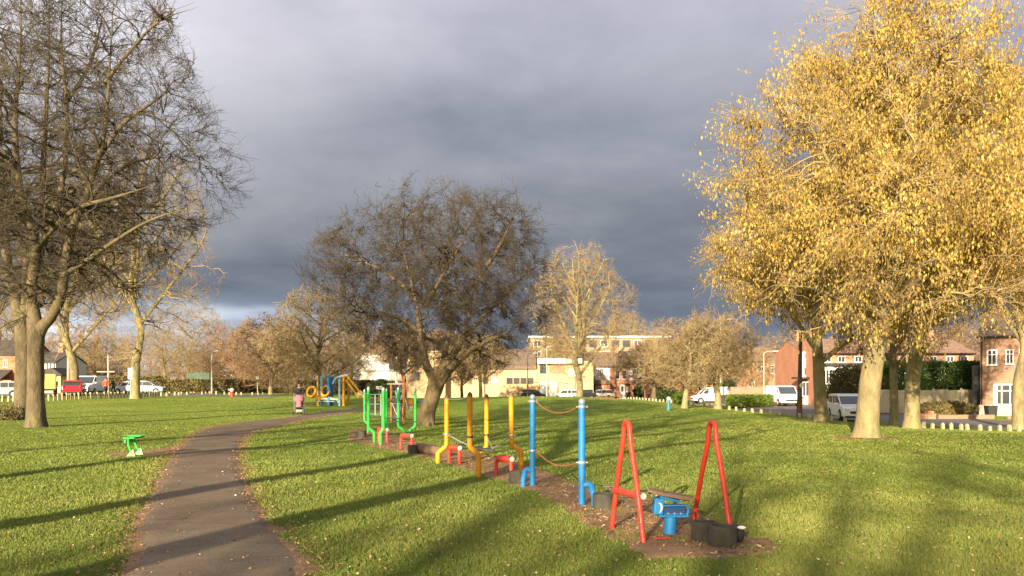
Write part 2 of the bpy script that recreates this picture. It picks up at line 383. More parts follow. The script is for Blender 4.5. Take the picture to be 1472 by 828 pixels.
def children(rng, P, Rd, L, s, env):
    Nn, n, _ = P.shape
    k = s['n']; M = Nn * k
    par = np.repeat(np.arange(Nn), k)
    t = s['t'][0] + (s['t'][1] - s['t'][0]) * ((np.tile(np.arange(k), Nn) + rng.random(M)) / k)
    ft = t * (n - 1); i = np.minimum(ft.astype(int), n - 2); f = (ft - i)[:, None]
    st = P[par, i] * (1 - f) + P[par, i + 1] * f
    pr = Rd[par, i] * (1 - f[:, 0]) + Rd[par, i + 1] * f[:, 0]
    d = P[par, i + 1] - P[par, i]; d /= np.linalg.norm(d, axis=1, keepdims=True) + 1e-9
    u, v = perp(d); az = rng.random(M) * 2 * np.pi
    ang = np.radians(s['ang'] + rng.normal(0, s.get('asd', 12), M))
    nd = d * np.cos(ang)[:, None] + (u * np.cos(az)[:, None] + v * np.sin(az)[:, None]) * np.sin(ang)[:, None]
    nd[:, 2] += s.get('bias', 0.0); nd /= np.linalg.norm(nd, axis=1, keepdims=True)
    ln = L[par] * s['len'] * (1 - s.get('fall', 0.5) * t) * (0.6 + 0.7 * rng.random(M))
    if 'min' in s: ln = np.maximum(ln, s['min'] * (0.7 + 0.5 * rng.random(M)))
    if 'max' in s: ln = np.minimum(ln, s['max'] * (0.7 + 0.5 * rng.random(M)))
    keep = np.ones(M, bool)
    if env is not None:
        c, r = env; c = np.asarray(c); r = np.asarray(r)
        q0 = np.linalg.norm((st - c) / r, axis=1); lump = 1 + 0.10 * np.sin(az * 2 + st[:, 0] * 1.7 + st[:, 2] * 1.3)
        keep &= q0 < 1.03 * lump
        for _ in range(4):
            q = np.linalg.norm((st + nd * ln[:, None] - c) / r, axis=1); ln = np.where(q > lump, ln * 0.75, ln)
    rad = np.minimum(pr * s.get('rr', 0.6), s.get('rmax', 9.0)); rad = np.maximum(rad, s.get('rmin', 0.004))
    st, nd, ln, rad = st[keep], nd[keep], ln[keep], rad[keep]
    m = s.get('pts', 5); Q = np.empty((len(st), m, 3)); Q[:, 0] = st; cur = nd.copy()
    for j in range(1, m):
        cur = cur + rng.normal(0, s.get('wig', 0.18), cur.shape); cur[:, 2] += s.get('up', 0.05)
        cur /= np.linalg.norm(cur, axis=1, keepdims=True); Q[:, j] = Q[:, j - 1] + cur * (ln / (m - 1))[:, None]
    tt = np.linspace(0, 1, m)
    QR = rad[:, None] * (1 - (1 - s.get('tip', 0.35)) * tt)[None, :]
    return Q, QR, ln
def env_points(rng, n, env, shell=0.0, lump=0.16, seed=0):
    c, r = np.asarray(env[0], float), np.asarray(env[1], float); out = []
    ph = rng.uniform(0, 6.28, 6)
    while sum(len(o) for o in out) < n:
        u = rng.normal(0, 1, (n * 2, 3)); u /= np.linalg.norm(u, axis=1, keepdims=True)
        rad = rng.random(n * 2) ** (1 / (3.0 + shell))
        az = np.arctan2(u[:, 1], u[:, 0])
        k = 1 + lump * (0.6 * np.sin(az * 3 + ph[0] + u[:, 2] * 2.5) + 0.5 * np.sin(az * 5 + ph[1] - u[:, 2] * 4) + 0.4 * np.sin(u[:, 2] * 7 + ph[2] + az * 2))
        if len(env) > 2: u = np.where(u[:, 2:3] < 0, u * np.array([1, 1, env[2]]), u)
        q = u * (rad * k)[:, None]
        if len(env) > 3: q[:, :2] *= (1 - env[3] * np.clip(q[:, 2:3], 0, 1))
        p = c + q * r
        # gaps inside the crown
        g = np.sin(p[:, 0] * 1.3 + ph[3]) * np.sin(p[:, 1] * 1.2 + ph[4]) * np.sin(p[:, 2] * 1.25 + ph[5])
        out.append(p[rng.random(n * 2) < np.clip(0.75 + g * 1.3, 0.12, 1)])
    return np.concatenate(out)[:n]
def attach(rng, nodes, tang, nrad, ndist, T, m, rr, rmin, tip, wig, hook=0.35, zref=None):
    """one branch from the skeleton to each target point"""
    from mathutils.kdtree import KDTree
    kd = KDTree(len(nodes))
    for i, q in enumerate(nodes): kd.insert(q, i)
    kd.balance(); sel = []
    for t in T:
        best = None; bs = 1e9
        for co, i, dd in kd.find_n(t, 8):
            v = t - nodes[i]; ca = float(v @ tang[i]) / (dd + 1e-6)
            sc = dd * (1.5 - 0.75 * ca) 
            if sc < bs: bs, best = sc, i
        sel.append(best)
    sel = np.array(sel); A = nodes[sel]; tg = tang[sel]; v = T - A; L = np.linalg.norm(v, axis=1); L = np.maximum(L, 0.05)
    tt = np.linspace(0, 1, m)[None, :, None]
    B = A + (tg * 0.6 + v / L[:, None] * 0.4) * (L * hook)[:, None]; C = A + v * 0.72 + rng.normal(0, 0.06, v.shape) * L[:, None]
    Q = A[:, None] * (1 - tt) ** 3 + 3 * B[:, None] * tt * (1 - tt) ** 2 + 3 * C[:, None] * tt ** 2 * (1 - tt) + T[:, None] * tt ** 3
    Q[:, 1:] += rng.normal(0, wig, Q[:, 1:].shape) * (L / m)[:, None, None]
    r = np.clip(nrad[sel] * rr, rmin, 0.012 + L * 0.018)
    r = np.maximum(r, rmin); return Q, r[:, None] * (1 - (1 - tip) * np.linspace(0, 1, m))[None, :], L
def nodes_of(P, Rd):
    T = np.empty_like(P); T[:, 1:-1] = P[:, 2:] - P[:, :-2]; T[:, 0] = P[:, 1] - P[:, 0]; T[:, -1] = P[:, -1] - P[:, -2]
    T /= np.linalg.norm(T, axis=2, keepdims=True) + 1e-9
    return P.reshape(-1, 3), T.reshape(-1, 3), Rd.reshape(-1)
def make_tree(name, label, cat, base, skel, counts, bm_, tm_, env, seed=1, group=None, leaves=None, fine=None, flare=0.28, thin=1.0, lump=0.16, shell=0.6, wig=0.22, knob=1.0, z_low=None):
    """skel: limbs as (points, radii); counts: branches per level that fill the crown volume env; fine: specs of the last twigs"""
    rng = np.random.default_rng(seed)
    root = thing(name, label, cat, base, 0, group); bz = np.array(base)
    PP = np.empty((len(skel), 40, 3)); RR = np.empty((len(skel), 40))
    for q, (P, Rr) in enumerate(skel):
        c = [list(p) for p in crv(P, 5)]; c2, r2 = resample(c, np.interp(np.linspace(0, 1, len(c)), np.linspace(0, 1, len(Rr)), Rr), 40)
        if q == 0: r2 = r2 * (1 + flare * np.exp(-np.maximum(c2[:, 2] - bz[2], 0) / 0.18))
        PP[q], RR[q] = c2, r2
    RR *= 0.86
    tp_ = np.linspace(0, 1, 40); RR *= (1 - .8 * np.clip((tp_ - .72) / .28, 0, 1))[None, :]
    Vt, Ft = tubes(PP, RR, 16)
    cen = np.repeat(PP.reshape(-1, 3), 16, axis=0); dirv = Vt - cen
    ph = np.tile(np.arange(16), len(PP) * 40) * (2 * np.pi / 16); zz_ = cen[:, 2]
    Vt = cen + dirv * (1 + knob * (0.06 * np.sin(ph * 3 + zz_ * 0.8 + seed) + 0.05 * np.sin(ph * 5 - zz_ * 2.3)) * (0.4 + 0.4 * np.exp(-np.maximum(zz_ - bz[2], 0) / 0.8)) + rng.normal(0, 0.016, len(Vt)))[:, None]
    mesh_np('trunk', Vt - bz, [Ft], bm_, root)
    # a limb only sprouts above the foot of the crown
    zl = env[0][2] - env[1][2] * 1.02 * (env[2] if len(env) > 2 else 1) if z_low is None else z_low
    nd, tg, nr = nodes_of(PP, RR); ok = nd[:, 2] > zl; nd, tg, nr = nd[ok], tg[ok], nr[ok]
    cv = []; cf = []; co = 0; last = []
    rmins = [0.020, 0.012, 0.0075]
    for lv, cnt in enumerate(counts):
        T = env_points(rng, cnt, env, shell, lump)
        m = (9, 7, 6)[lv]
        Q, QR, L = attach(rng, nd, tg, nr, None, T, m, 0.6, rmins[lv] * thin, 0.35 if lv < 2 else .5, wig)
        V, Fq = tubes(Q, QR, (6, 4, 3)[lv]); cv.append(V); cf.append(Fq + co); co += len(V)
        n2, t2, r2 = nodes_of(Q[:, 1:], QR[:, 1:])
        nd = np.concatenate([nd, n2]); tg = np.concatenate([tg, t2]); nr = np.concatenate([nr, r2]); last = [Q]; LL = L; QL, QRL = Q, QR
    for s in (fine or []):
        QL, QRL, LL = children(rng, QL, QRL, LL, s, None)
        V, Fq = tubes(QL, QRL, 3); cv.append(V); cf.append(Fq + co); co += len(V); last.append(QL)
    mesh_np('crown', np.concatenate(cv) - bz, [np.concatenate(cf)], tm_, root)
    if leaves:
        lm, cnt, size, asp = leaves['mat'], leaves['n'], leaves['size'], leaves.get('asp', 1.6)
        Qa = np.concatenate([q[:, 1:].reshape(-1, 3) for q in last])
        if 'zlow' in leaves: Qa = Qa[(Qa[:, 2] > leaves['zlow']) | (rng.random(len(Qa)) < .38)]
        sel = Qa[rng.integers(0, len(Qa), cnt)] + rng.normal(0, leaves.get('spread', 0.06), (cnt, 3))
        V, Fq, tint = leaf_quads(rng, sel, size, asp, leaves.get('hang', 0.8))
        mesh_np('leaves', V - bz, [Fq], lm, root, smooth=False, tint=tint)
    return root
def leaf_quads(rng, pos, size, asp=1.6, hang=0.0):
    n = len(pos)
    d = rng.normal(0, 1, (n, 3)); d /= np.linalg.norm(d, axis=1, keepdims=True)
    d = d * (1 - hang) + np.array([0, 0, -1.0]) * hang; d /= np.linalg.norm(d, axis=1, keepdims=True)
    r = rng.normal(0, 1, (n, 3)); s = np.cross(d, r); s /= np.linalg.norm(s, axis=1, keepdims=True) + 1e-9
    sz = size * (0.6 + 0.8 * rng.random(n))[:, None]
    a = pos; b = pos + d * sz * asp * 0.45 + s * sz * 0.5; c = pos + d * sz * asp; e = pos + d * sz * asp * 0.45 - s * sz * 0.5
    nn = np.cross(d, s) * sz * 0.15
    V = np.stack([a, b + nn, c, e + nn], 1).reshape(-1, 3)
    clump = 0.5 + 0.5 * np.sin(pos[:, 0] * 2.1 + pos[:, 2] * 1.7) * np.sin(pos[:, 1] * 1.9 + pos[:, 2] * 0.9)
    tint = np.repeat(np.clip(0.55 * rng.random(n) + 0.45 * clump, 0, 1), 4)
    return V, np.arange(4 * n).reshape(n, 4), tint
# ================================================================== GROUND
def pip(px, py, poly):
    inside = np.zeros(px.shape, bool); n = len(poly)
    for i in range(n):
        x1, y1 = poly[i][:2]; x2, y2 = poly[(i + 1) % n][:2]
        c = ((y1 > py) != (y2 > py)) & (px < (x2 - x1) * (py - y1) / ((y2 - y1) + 1e-12) + x1)
        inside ^= c
    return inside
def vnoise(x, y, s, seed=0):
    """cheap smooth value noise"""
    def hsh(i, j): return np.modf(np.abs(np.sin(i * 127.1 + j * 311.7 + seed * 74.7) * 43758.5453))[0]
    x = x * s; y = y * s; i = np.floor(x); j = np.floor(y); f = x - i; g = y - j
    f = f * f * (3 - 2 * f); g = g * g * (3 - 2 * g)
    return (hsh(i, j) * (1 - f) + hsh(i + 1, j) * f) * (1 - g) + (hsh(i, j + 1) * (1 - f) + hsh(i + 1, j + 1) * f) * g
def ground_mat():
    m = bpy.data.materials.new('grass_ground'); m.use_nodes = True; t = m.node_tree; p = t.nodes['Principled BSDF']
    p.inputs['Roughness'].default_value = 0.95; p.inputs['Specular IOR Level'].default_value = 0.1
    c = N(t, 'ShaderNodeTexCoord').outputs['Object']
    a = noise(t, c, 0.16, 6, 0.6); b = noise(t, c, 5.0, 8, 0.75)
    c1 = ramp(t, a, [(0.32, (0.15, 0.22, 0.03)), (0.55, (0.22, 0.28, 0.042)), (0.72, (0.28, 0.31, 0.06))])
    c2 = ramp(t, b, [(0.3, (0.55, 0.6, 0.5)), (0.7, (1.35, 1.3, 1.25))])
    t.links.new(mixc(t, 1.0, c1, c2, 'MULTIPLY'), p.inputs['Base Color'])
    bp = N(t, 'ShaderNodeBump'); bp.inputs['Strength'].default_value = 1.0; bp.inputs['Distance'].default_value = 0.12
    t.links.new(noise(t, c, 7.0, 8, 0.8), bp.inputs['Height']); t.links.new(bp.outputs[0], p.inputs['Normal'])
    return m
gmat = ground_mat()
def grid_sheet(name, xs, ys, m, dz=0.0):
    Xg, Yg = np.meshgrid(xs, ys); Zg = h(Xg, Yg) + dz
    V = np.stack([Xg, Yg, Zg], -1).reshape(-1, 3); nx, ny = len(xs), len(ys)
    i = np.arange(nx * ny).reshape(ny, nx)
    Fq = np.stack([i[:-1, :-1], i[:-1, 1:], i[1:, 1:], i[1:, :-1]], -1).reshape(-1, 4)
    return tag(mesh_np(name, V, [Fq], m), kind='structure')
xs = np.unique(np.concatenate([np.linspace(-1500, -80, 12), np.linspace(-80, 80, 161), np.linspace(80, 1500, 12)]))
ys = np.unique(np.concatenate([np.linspace(-200, -4, 20), np.linspace(-4, 130, 150), np.linspace(130, 2500, 14)]))
grid_sheet('ground', xs, ys, gmat)
def strip(name, A, B, m, dz, cross=8, res=None, kind='structure', rag=0.0, seed=0):
    """sheet between two ground polylines, draped over the terrain"""
    A = [Vector(a).to_2d() for a in A]; B = [Vector(b).to_2d() for b in B]
    n = res or 60
    A = np.array([list(v) for v in [Vector(a) for a in crv([(*a, 0) for a in A], 8)]])[:, :2]
    B = np.array([list(v) for v in [Vector(a) for a in crv([(*b, 0) for b in B], 8)]])[:, :2]
    def rs(Pn):
        d = np.concatenate([[0], np.cumsum(np.linalg.norm(np.diff(Pn, axis=0), axis=1))]); t = np.linspace(0, d[-1], n)
        return np.stack([np.interp(t, d, Pn[:, 0]), np.interp(t, d, Pn[:, 1])], 1)
    A, B = rs(A), rs(B)
    if rag:
        w_ = (B - A); w_ /= np.linalg.norm(w_, axis=1, keepdims=True)
        k = np.arange(n)
        A = A + w_ * ((vnoise(A[:, 0], A[:, 1], 4.0, seed) + 0.5 * vnoise(A[:, 0], A[:, 1], 11.0, seed) - 0.75) * rag)[:, None]
        B = B + w_ * ((vnoise(B[:, 0], B[:, 1], 4.0, seed + 5) + 0.5 * vnoise(B[:, 0], B[:, 1], 11.0, seed) - 0.75) * rag)[:, None]
    t = np.linspace(0, 1, cross)
    Pn = A[:, None, :] * (1 - t)[None, :, None] + B[:, None, :] * t[None, :, None]
    Zg = h(Pn[..., 0], Pn[..., 1]) + dz
    Zg[:, 0] -= dz + 0.01; Zg[:, -1] -= dz + 0.01
    V = np.concatenate([Pn, Zg[..., None]], -1).reshape(-1, 3)
    i = np.arange(n * cross).reshape(n, cross)
    Fq = np.stack([i[:-1, :-1], i[:-1, 1:], i[1:, 1:], i[1:, :-1]], -1).reshape(-1, 4)
    o = mesh_np(name, V, [Fq], m)
    if (V[Fq[0, 2]] - V[Fq[0, 0]])[0:1] is not None:
        pass
    tag(o, kind=kind)
    return o, [tuple(a) for a in A] + [tuple(b) for b in B[::-1]]
def asphalt_mat():
    m = bpy.data.materials.new('worn_asphalt'); m.use_nodes = True; t = m.node_tree; p = t.nodes['Principled BSDF']
    p.inputs['Roughness'].default_value = 0.92; p.inputs['Specular IOR Level'].default_value = 0.12
    c = N(t, 'ShaderNodeTexCoord').outputs['Object']
    a = noise(t, c, 0.9, 6, 0.65); b = noise(t, c, 55.0, 4, 0.8)
    c1 = ramp(t, a, [(0.25, (0.125, 0.093, 0.062)), (0.5, (0.172, 0.128, 0.086)), (0.75, (0.225, 0.17, 0.116))])
    c2 = ramp(t, b, [(0.28, (0.55, 0.55, 0.55)), (0.5, (1, 1, 1)), (0.74, (1.6, 1.55, 1.45))])
    cc = mixc(t, 1.0, c1, c2, 'MULTIPLY')
    v = N(t, 'ShaderNodeTexVoronoi', feature='DISTANCE_TO_EDGE'); v.inputs['Scale'].default_value = 0.55; 
    dn = N(t, 'ShaderNodeMix', data_type='VECTOR'); dn.inputs[0].default_value = 0.25
    nn = N(t, 'ShaderNodeTexNoise'); nn.inputs['Scale'].default_value = 2.0; t.links.new(c, nn.inputs['Vector'])
    t.links.new(c, dn.inputs[4]); t.links.new(nn.outputs['Color'], dn.inputs[5]); t.links.new(dn.outputs[1], v.inputs['Vector'])
    crk = maprange(t, v.outputs['Distance'], 0.0, 0.007, 0.55, 1.0, False)
    cc = mixc(t, 1.0, cc, crk, 'MULTIPLY')
    stain = maprange(t, noise(t, c, 2.2, 7, 0.75), 0.52, 0.68, 0, 0.45)
    cc = mixc(t, stain, cc, (0.10, 0.075, 0.05))
    t.links.new(cc, p.inputs['Base Color'])
    bp = N(t, 'ShaderNodeBump'); bp.inputs['Strength'].default_value = 0.55; bp.inputs['Distance'].default_value = 0.006
    t.links.new(noise(t, c, 90.0, 3, 0.7), bp.inputs['Height']); t.links.new(bp.outputs[0], p.inputs['Normal'])
    return m
asph = asphalt_mat()
soil = mat('bare_soil', (0.34, 0.205, 0.11), 0.95, (0.20, 0.12, 0.065), 2.2, 1.0, bscale=22, dirt=(0.30, 0.18, 0.09), spec=0.1)
roadm = mat('road_asphalt', (0.17, 0.145, 0.125), 0.85, (0.125, 0.105, 0.09), 1.2, 0.3, bscale=30)
pavem = mat('pavement_slabs', (0.36, 0.27, 0.19), 0.85, (0.28, 0.205, 0.145), 1.5, 0.3, bscale=10)
def P2(l): return [gp(*q) for q in l]
Lp = [(-2.9, 1.5), (-3.0, 3.5)] + [tuple(v.to_2d()) for v in P2([(170, 828), (192, 760), (216, 710), (240, 665), (262, 636), (296, 616), (345, 607), (400, 602), (440, 596), (480, 591), (520, 586.5), (560, 583), (600, 581)])]
Rp = [(-1.0, 1.5), (-1.2, 3.5)] + [tuple(v.to_2d()) for v in P2([(441, 828), (415, 782), (387, 745), (360, 700), (347, 660), (351, 636), (370, 620), (412, 611), (450, 602), (490, 596), (520, 591.5), (560, 587.5), (600, 585)])]
# bare verge on both sides of the path
def widen(A, B, wa, wb):
    A = [Vector(a) for a in A]; B = [Vector(b) for b in B]; r1 = []; r2 = []
    for a, b in zip(A, B):
        u = (b - a).normalized(); r1.append(a - u * wa); r2.append(b + u * wb)
    return r1, r2
Lw, Rw = widen(Lp, Rp, 0.10, 0.11)
_, verge_poly = strip('path_verge', Lw, Rw, soil, 0.012, 14, 500, rag=0.26, seed=3)
_, path_poly = strip('path', Lp, Rp, asph, 0.024, 12, 420, rag=0.09, seed=9)
# worn soil under the exercise equipment
near = P2([(500, 632), (545, 645), (600, 655), (652, 670), (712, 689), (764, 706), (810, 730), (855, 762), (900, 791), (970, 803), (1050, 806), (1110, 800)])
far = P2([(505, 616), (552, 619), (600, 635), (655, 646), (712, 658), (765, 671), (815, 690), (868, 708), (935, 718), (1000, 735), (1062, 762), (1115, 786)])
_, soil_poly = strip('bare_soil_patch', near, far, soil, 0.014, 24, 420, rag=0.42, seed=21)
a1 = P2([(160, 657), (250, 656), (262, 650)]); a2 = P2([(150, 649), (210, 646), (262, 638)])
_, soil2_poly = strip('bare_soil_worn_to_path', a1, a2, soil, 0.010, 8, 60, rag=0.3, seed=5)
# roads
def lane(name, pn, pf, m, dz, res=80, cross=10):
    return strip(name, P2(pn) if not isinstance(pn[0], Vector) else pn, P2(pf) if not isinstance(pf[0], Vector) else pf, m, dz, cross, res)
rn = [(60, 24), (44, 30), (31, 36), (25.5, 44), (22.5, 55), (21.0, 68), (18.5, 84), (12, 99), (0, 107), (-20, 112), (-50, 116)]
rf_ = [(62, 29), (47, 36), (37.5, 43), (33.5, 50), (32, 60), (33, 72), (29, 90), (18, 106), (2, 114), (-20, 119), (-50, 123)]
_, road_poly = strip('road', [Vector((*p, 0)) for p in rn], [Vector((*p, 0)) for p in rf_], roadm, 0.03, 24, 160)
pn = [(31, 36 + 9), (37.0, 42.4), (52, 35), (70, 29)]
_, road2_poly = strip('parking_road', [Vector((-90, 76, 0)), Vector((-60, 78.5, 0)), Vector((-40, 80, 0)), Vector((-25, 82, 0))], [Vector((-90, 92, 0)), Vector((-60, 93, 0)), Vector((-40, 94, 0)), Vector((-25, 94, 0))], roadm, 0.03, 12, 60)
_, pave_poly = strip('pavement', [Vector((22, 71, 0)), Vector((27, 70.5, 0)), Vector((33, 70, 0))], [Vector((18.5, 96, 0)), Vector((25, 98, 0)), Vector((33, 99, 0))], pavem, 0.05, 30, 30)
# trees on the lawn: soil/leaf litter around the two big trunks on the right
def litter_ring(px, py, r, seed):
    c = gp(px, py); n = 26; ring = []
    for k in range(n):
        a = 2 * math.pi * k / n; rr = r * (0.75 + 0.45 * random.random()); ring.append((c.x + math.cos(a) * rr * 1.3, c.y + math.sin(a) * rr))
    V = [(c.x, c.y, c.z + 0.012)] + [(x, y, hf(x, y) + (0.002)) for x, y in ring]
    o = tag(mesh_np('bare_soil_ring', np.array(V), [np.array([(0, k + 1, (k + 1) % n + 1) for k in range(n)])], soil), kind='structure')
    return ring
ringp = [litter_ring(1243, 629, 0.95, 1), litter_ring(1312, 616, 0.7, 2), litter_ring(1178, 605, 1.0, 3), litter_ring(50, 614, 0.5, 4)]
# ---------------------------------------------------------------- grass blades
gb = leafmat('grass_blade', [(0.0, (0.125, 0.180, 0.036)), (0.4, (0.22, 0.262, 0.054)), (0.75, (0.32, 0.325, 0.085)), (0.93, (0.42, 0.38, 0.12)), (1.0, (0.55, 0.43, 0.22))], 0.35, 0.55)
def grass():
    rng = np.random.default_rng(5); n = 760000
    u = rng.uniform(-0.80, 0.80, n); q = rng.uniform(1 / 95.0, 1 / 4.2, n) ** 1.0
    # more blades close by where they are seen one by one
    d = 1.0 / q; x = u * d; y = d
    x = np.where(d < 6.0, x, x)
    keep = np.ones(n, bool)
    for poly in (path_poly, verge_poly, soil_poly, soil2_poly): 
        ins = pip(x, y, poly)
        if poly is path_poly: keep &= ~ins
        elif poly is verge_poly: keep &= ~(ins & (rng.random(n) < 0.80))
        else: keep &= ~(ins & (rng.random(n) < 0.955 - 0.5 * (vnoise(x, y, 1.6, 8) > 0.60)))
    for poly in (road_poly, road2_poly, pave_poly): keep &= ~pip(x, y, poly)
    for poly in ringp: keep &= ~(pip(x, y, poly) & (rng.random(n) < 0.55))
    # thin, worn spots
    thin = vnoise(x, y, 0.55, 2) * 0.6 + vnoise(x, y, 1.9, 4) * 0.4
    keep &= rng.random(n) < np.clip(1.4 - 1.9 * np.clip(thin - 0.40, 0, 1) , 0.35, 1)
    keep &= y < 92
    x, y, d = x[keep], y[keep], d[keep]; n = len(x)
    z = h(x, y) - 0.006
    clump = vnoise(x, y, 2.3, 1); cl2 = vnoise(x, y, 7.0, 6)
    hh = (0.020 + 0.024 * rng.random(n)) * (0.6 + 0.9 * clump * (0.4 + 1.2 * cl2))
    ww = np.maximum(0.0045, d * 0.00085) * (0.7 + 0.6 * rng.random(n)); hh *= 1 - 0.35 * ss(d, 12, 40)
    a = rng.uniform(0, 2 * np.pi, n); lean = rng.uniform(0.1, 0.9, n) * hh; b = rng.uniform(0, 2 * np.pi, n)
    # the near face of most blades is turned about
    ca, sa = np.cos(a) * ww, np.sin(a) * ww
    V = np.empty((n, 3, 3))
    V[:, 0] = np.stack([x - ca, y - sa, z], 1); V[:, 1] = np.stack([x + ca, y + sa, z], 1)
    V[:, 2] = np.stack([x + np.cos(b) * lean, y + np.sin(b) * lean, z + hh], 1)
    big = vnoise(x, y, 0.22, 12) * 0.5 + vnoise(x, y, 0.9, 13) * 0.3 + vnoise(x, y, 4, 14) * 0.2
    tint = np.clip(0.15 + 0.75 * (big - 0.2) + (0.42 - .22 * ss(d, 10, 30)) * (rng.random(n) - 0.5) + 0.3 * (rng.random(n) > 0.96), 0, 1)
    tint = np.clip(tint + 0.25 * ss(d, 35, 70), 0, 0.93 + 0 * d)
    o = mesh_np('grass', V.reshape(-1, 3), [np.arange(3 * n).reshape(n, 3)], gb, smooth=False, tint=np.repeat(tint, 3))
    tag(o, 'short green park grass with straw coloured blades', 'grass', kind='stuff')
grass()
# ---------------------------------------------------------------- fallen leaves, wood chips
fl = leafmat('fallen_leaf', [(0.0, (0.18, 0.09, 0.035)), (0.4, (0.34, 0.19, 0.07)), (0.8, (0.50, 0.34, 0.15)), (1.0, (0.68, 0.58, 0.38))], 0.15, 0.7)
def flat_bits(name, label, cat, x, y, size, asp, m, seed, lift=0.03, tilt=0.55):
    rng = np.random.default_rng(seed); n = len(x); z = h(x, y) + lift
    nrm = np.stack([rng.normal(0, tilt, n), rng.normal(0, tilt, n), np.ones(n)], 1); nrm /= np.linalg.norm(nrm, axis=1, keepdims=True)
    r = rng.normal(0, 1, (n, 3)); a = np.cross(nrm, r); a /= np.linalg.norm(a, axis=1, keepdims=True); b = np.cross(nrm, a)
    s = (size * (0.5 + rng.random(n)))[:, None]; C0 = np.stack([x, y, z], 1)
    V = np.stack([C0 - a * s * asp, C0 + b * s * 0.5 + nrm * s * 0.15, C0 + a * s * asp, C0 - b * s * 0.5 + nrm * s * 0.15], 1).reshape(-1, 3)
    return tag(mesh_np(name, V, [np.arange(4 * n).reshape(n, 4)], m, smooth=False, tint=np.repeat(rng.random(n), 4)), label, cat, kind='stuff')
rng = np.random.default_rng(77)
n = 7500; q = rng.uniform(1 / 60.0, 1 / 4.5, n); d = 1 / q; x = rng.uniform(-0.78, 0.78, n) * d
keep = (~pip(x, d, path_poly) | (rng.random(n) < 0.18)) & ~pip(x, d, road_poly) & (rng.random(n) < 0.25 + 0.9 * vnoise(x, d, 0.5, 3))
x, d = x[keep], d[keep]
# more of them under the yellow trees and beside the path
xt = rng.normal(9.5, 6, 6500); yt = rng.normal(22, 7, 6500); k2 = (yt > 8) & (np.abs(xt) < yt * 0.75) & (vnoise(xt, yt, .8, 40) > .38)
xe, ye = [], []
for poly in (path_poly,):
    for (ax, ay) in poly[::2]:
        for _ in range(4): xe.append(ax + rng.normal(0, 0.14)); ye.append(ay + rng.normal(0, 0.1))
flat_bits('fallen_leaves', 'dry fallen leaves scattered over the grass and path', 'leaves', np.concatenate([x, xt[k2], xe]), np.concatenate([d, yt[k2], ye]), 0.019 + 0.0 * np.concatenate([d, yt[k2], ye]), 0.8, fl, 3)
ch = leafmat('wood_chip', [(0.0, (0.12, 0.06, 0.03)), (0.5, (0.24, 0.14, 0.07)), (0.88, (0.36, 0.23, 0.12)), (1.0, (0.55, 0.42, 0.25))], 0.0, 0.85)
xm = rng.uniform(-5, 4, 90000); ym = rng.uniform(7, 26, 90000)
kk = pip(xm, ym, soil_poly) & (rng.random(90000) < 0.10 + 0.5 * (vnoise(xm, ym, 0.9, 31) > 0.5))
flat_bits('wood_chips', 'brown wood chips and twigs over the bare soil patch', 'wood chips', xm[kk], ym[kk], 0.011 + 0.008 * rng.random(kk.sum()), 1.7, ch, 4, lift=0.024, tilt=0.4)
# crumbs of soil along the path edge
xe = []; ye = []
vp = np.array(verge_poly)
for _ in range(16):
    xe.append(vp[:, 0] + rng.normal(0, 0.10, len(vp))); ye.append(vp[:, 1] + rng.normal(0, 0.08, len(vp)))
xe = np.concatenate(xe); ye = np.concatenate(ye)
flat_bits('path_edge_litter', 'crumbled soil and leaf bits along the path edges', 'soil', xe, ye, 0.012 + 0 * xe, 1.1, ch, 8, lift=0.028, tilt=0.6)

# ================================================================== EXERCISE EQUIPMENT
def joined(name, pts, r, m, parent, n=12, smooth=True):
    return MB().tube(pts, r, n).build(name, m, parent, smooth)
def hoop(base_n, base_f, top_px, top_py, label, bar=None):
    a = gp(*base_n); b = gp(*base_f); mid = (a + b) / 2; root = thing('exercise_hoop', label, 'exercise hoop', mid, 0, 'red exercise hoops')
    zt = pz(top_py, mid.y) ; tx = (top_px - CX) / F * mid.y
    t = Vector((tx, mid.y, zt)); ax = (b - a).normalized()
    r0 = 0.072; cz = t.z - r0
    pts = [a - Vector((0, 0, 0.05))] + [(a - Vector((0, 0, 0.05))).lerp(Vector((t.x, t.y, cz - 0.10)) - ax * r0 * 1.12, f) - ax * 0.022 * math.sin(math.pi * f) for f in (.3, .6, .85, .97)]
    pts += [Vector((t.x, t.y, cz)) + ax * (-r0 * math.cos(u)) + Vector((0, 0, r0 * math.sin(u))) for u in np.linspace(0.0, math.pi, 11)]
    pts += [(b - Vector((0, 0, 0.05))).lerp(Vector((t.x, t.y, cz - 0.10)) + ax * r0 * 1.12, f) + ax * 0.022 * math.sin(math.pi * f) for f in (.97, .85, .6, .3)] + [b - Vector((0, 0, 0.05))]
    # bend the legs just a little, as rolled pipe is
    joined('hoop_pipe', pts, 0.027, red_p, root, 14)
    return root, a, b, t
h1, a, b, t = hoop((926, 782), (879, 761), 901, 607, 'red hoop carrying a red roller bar, beside the blue pedestal')
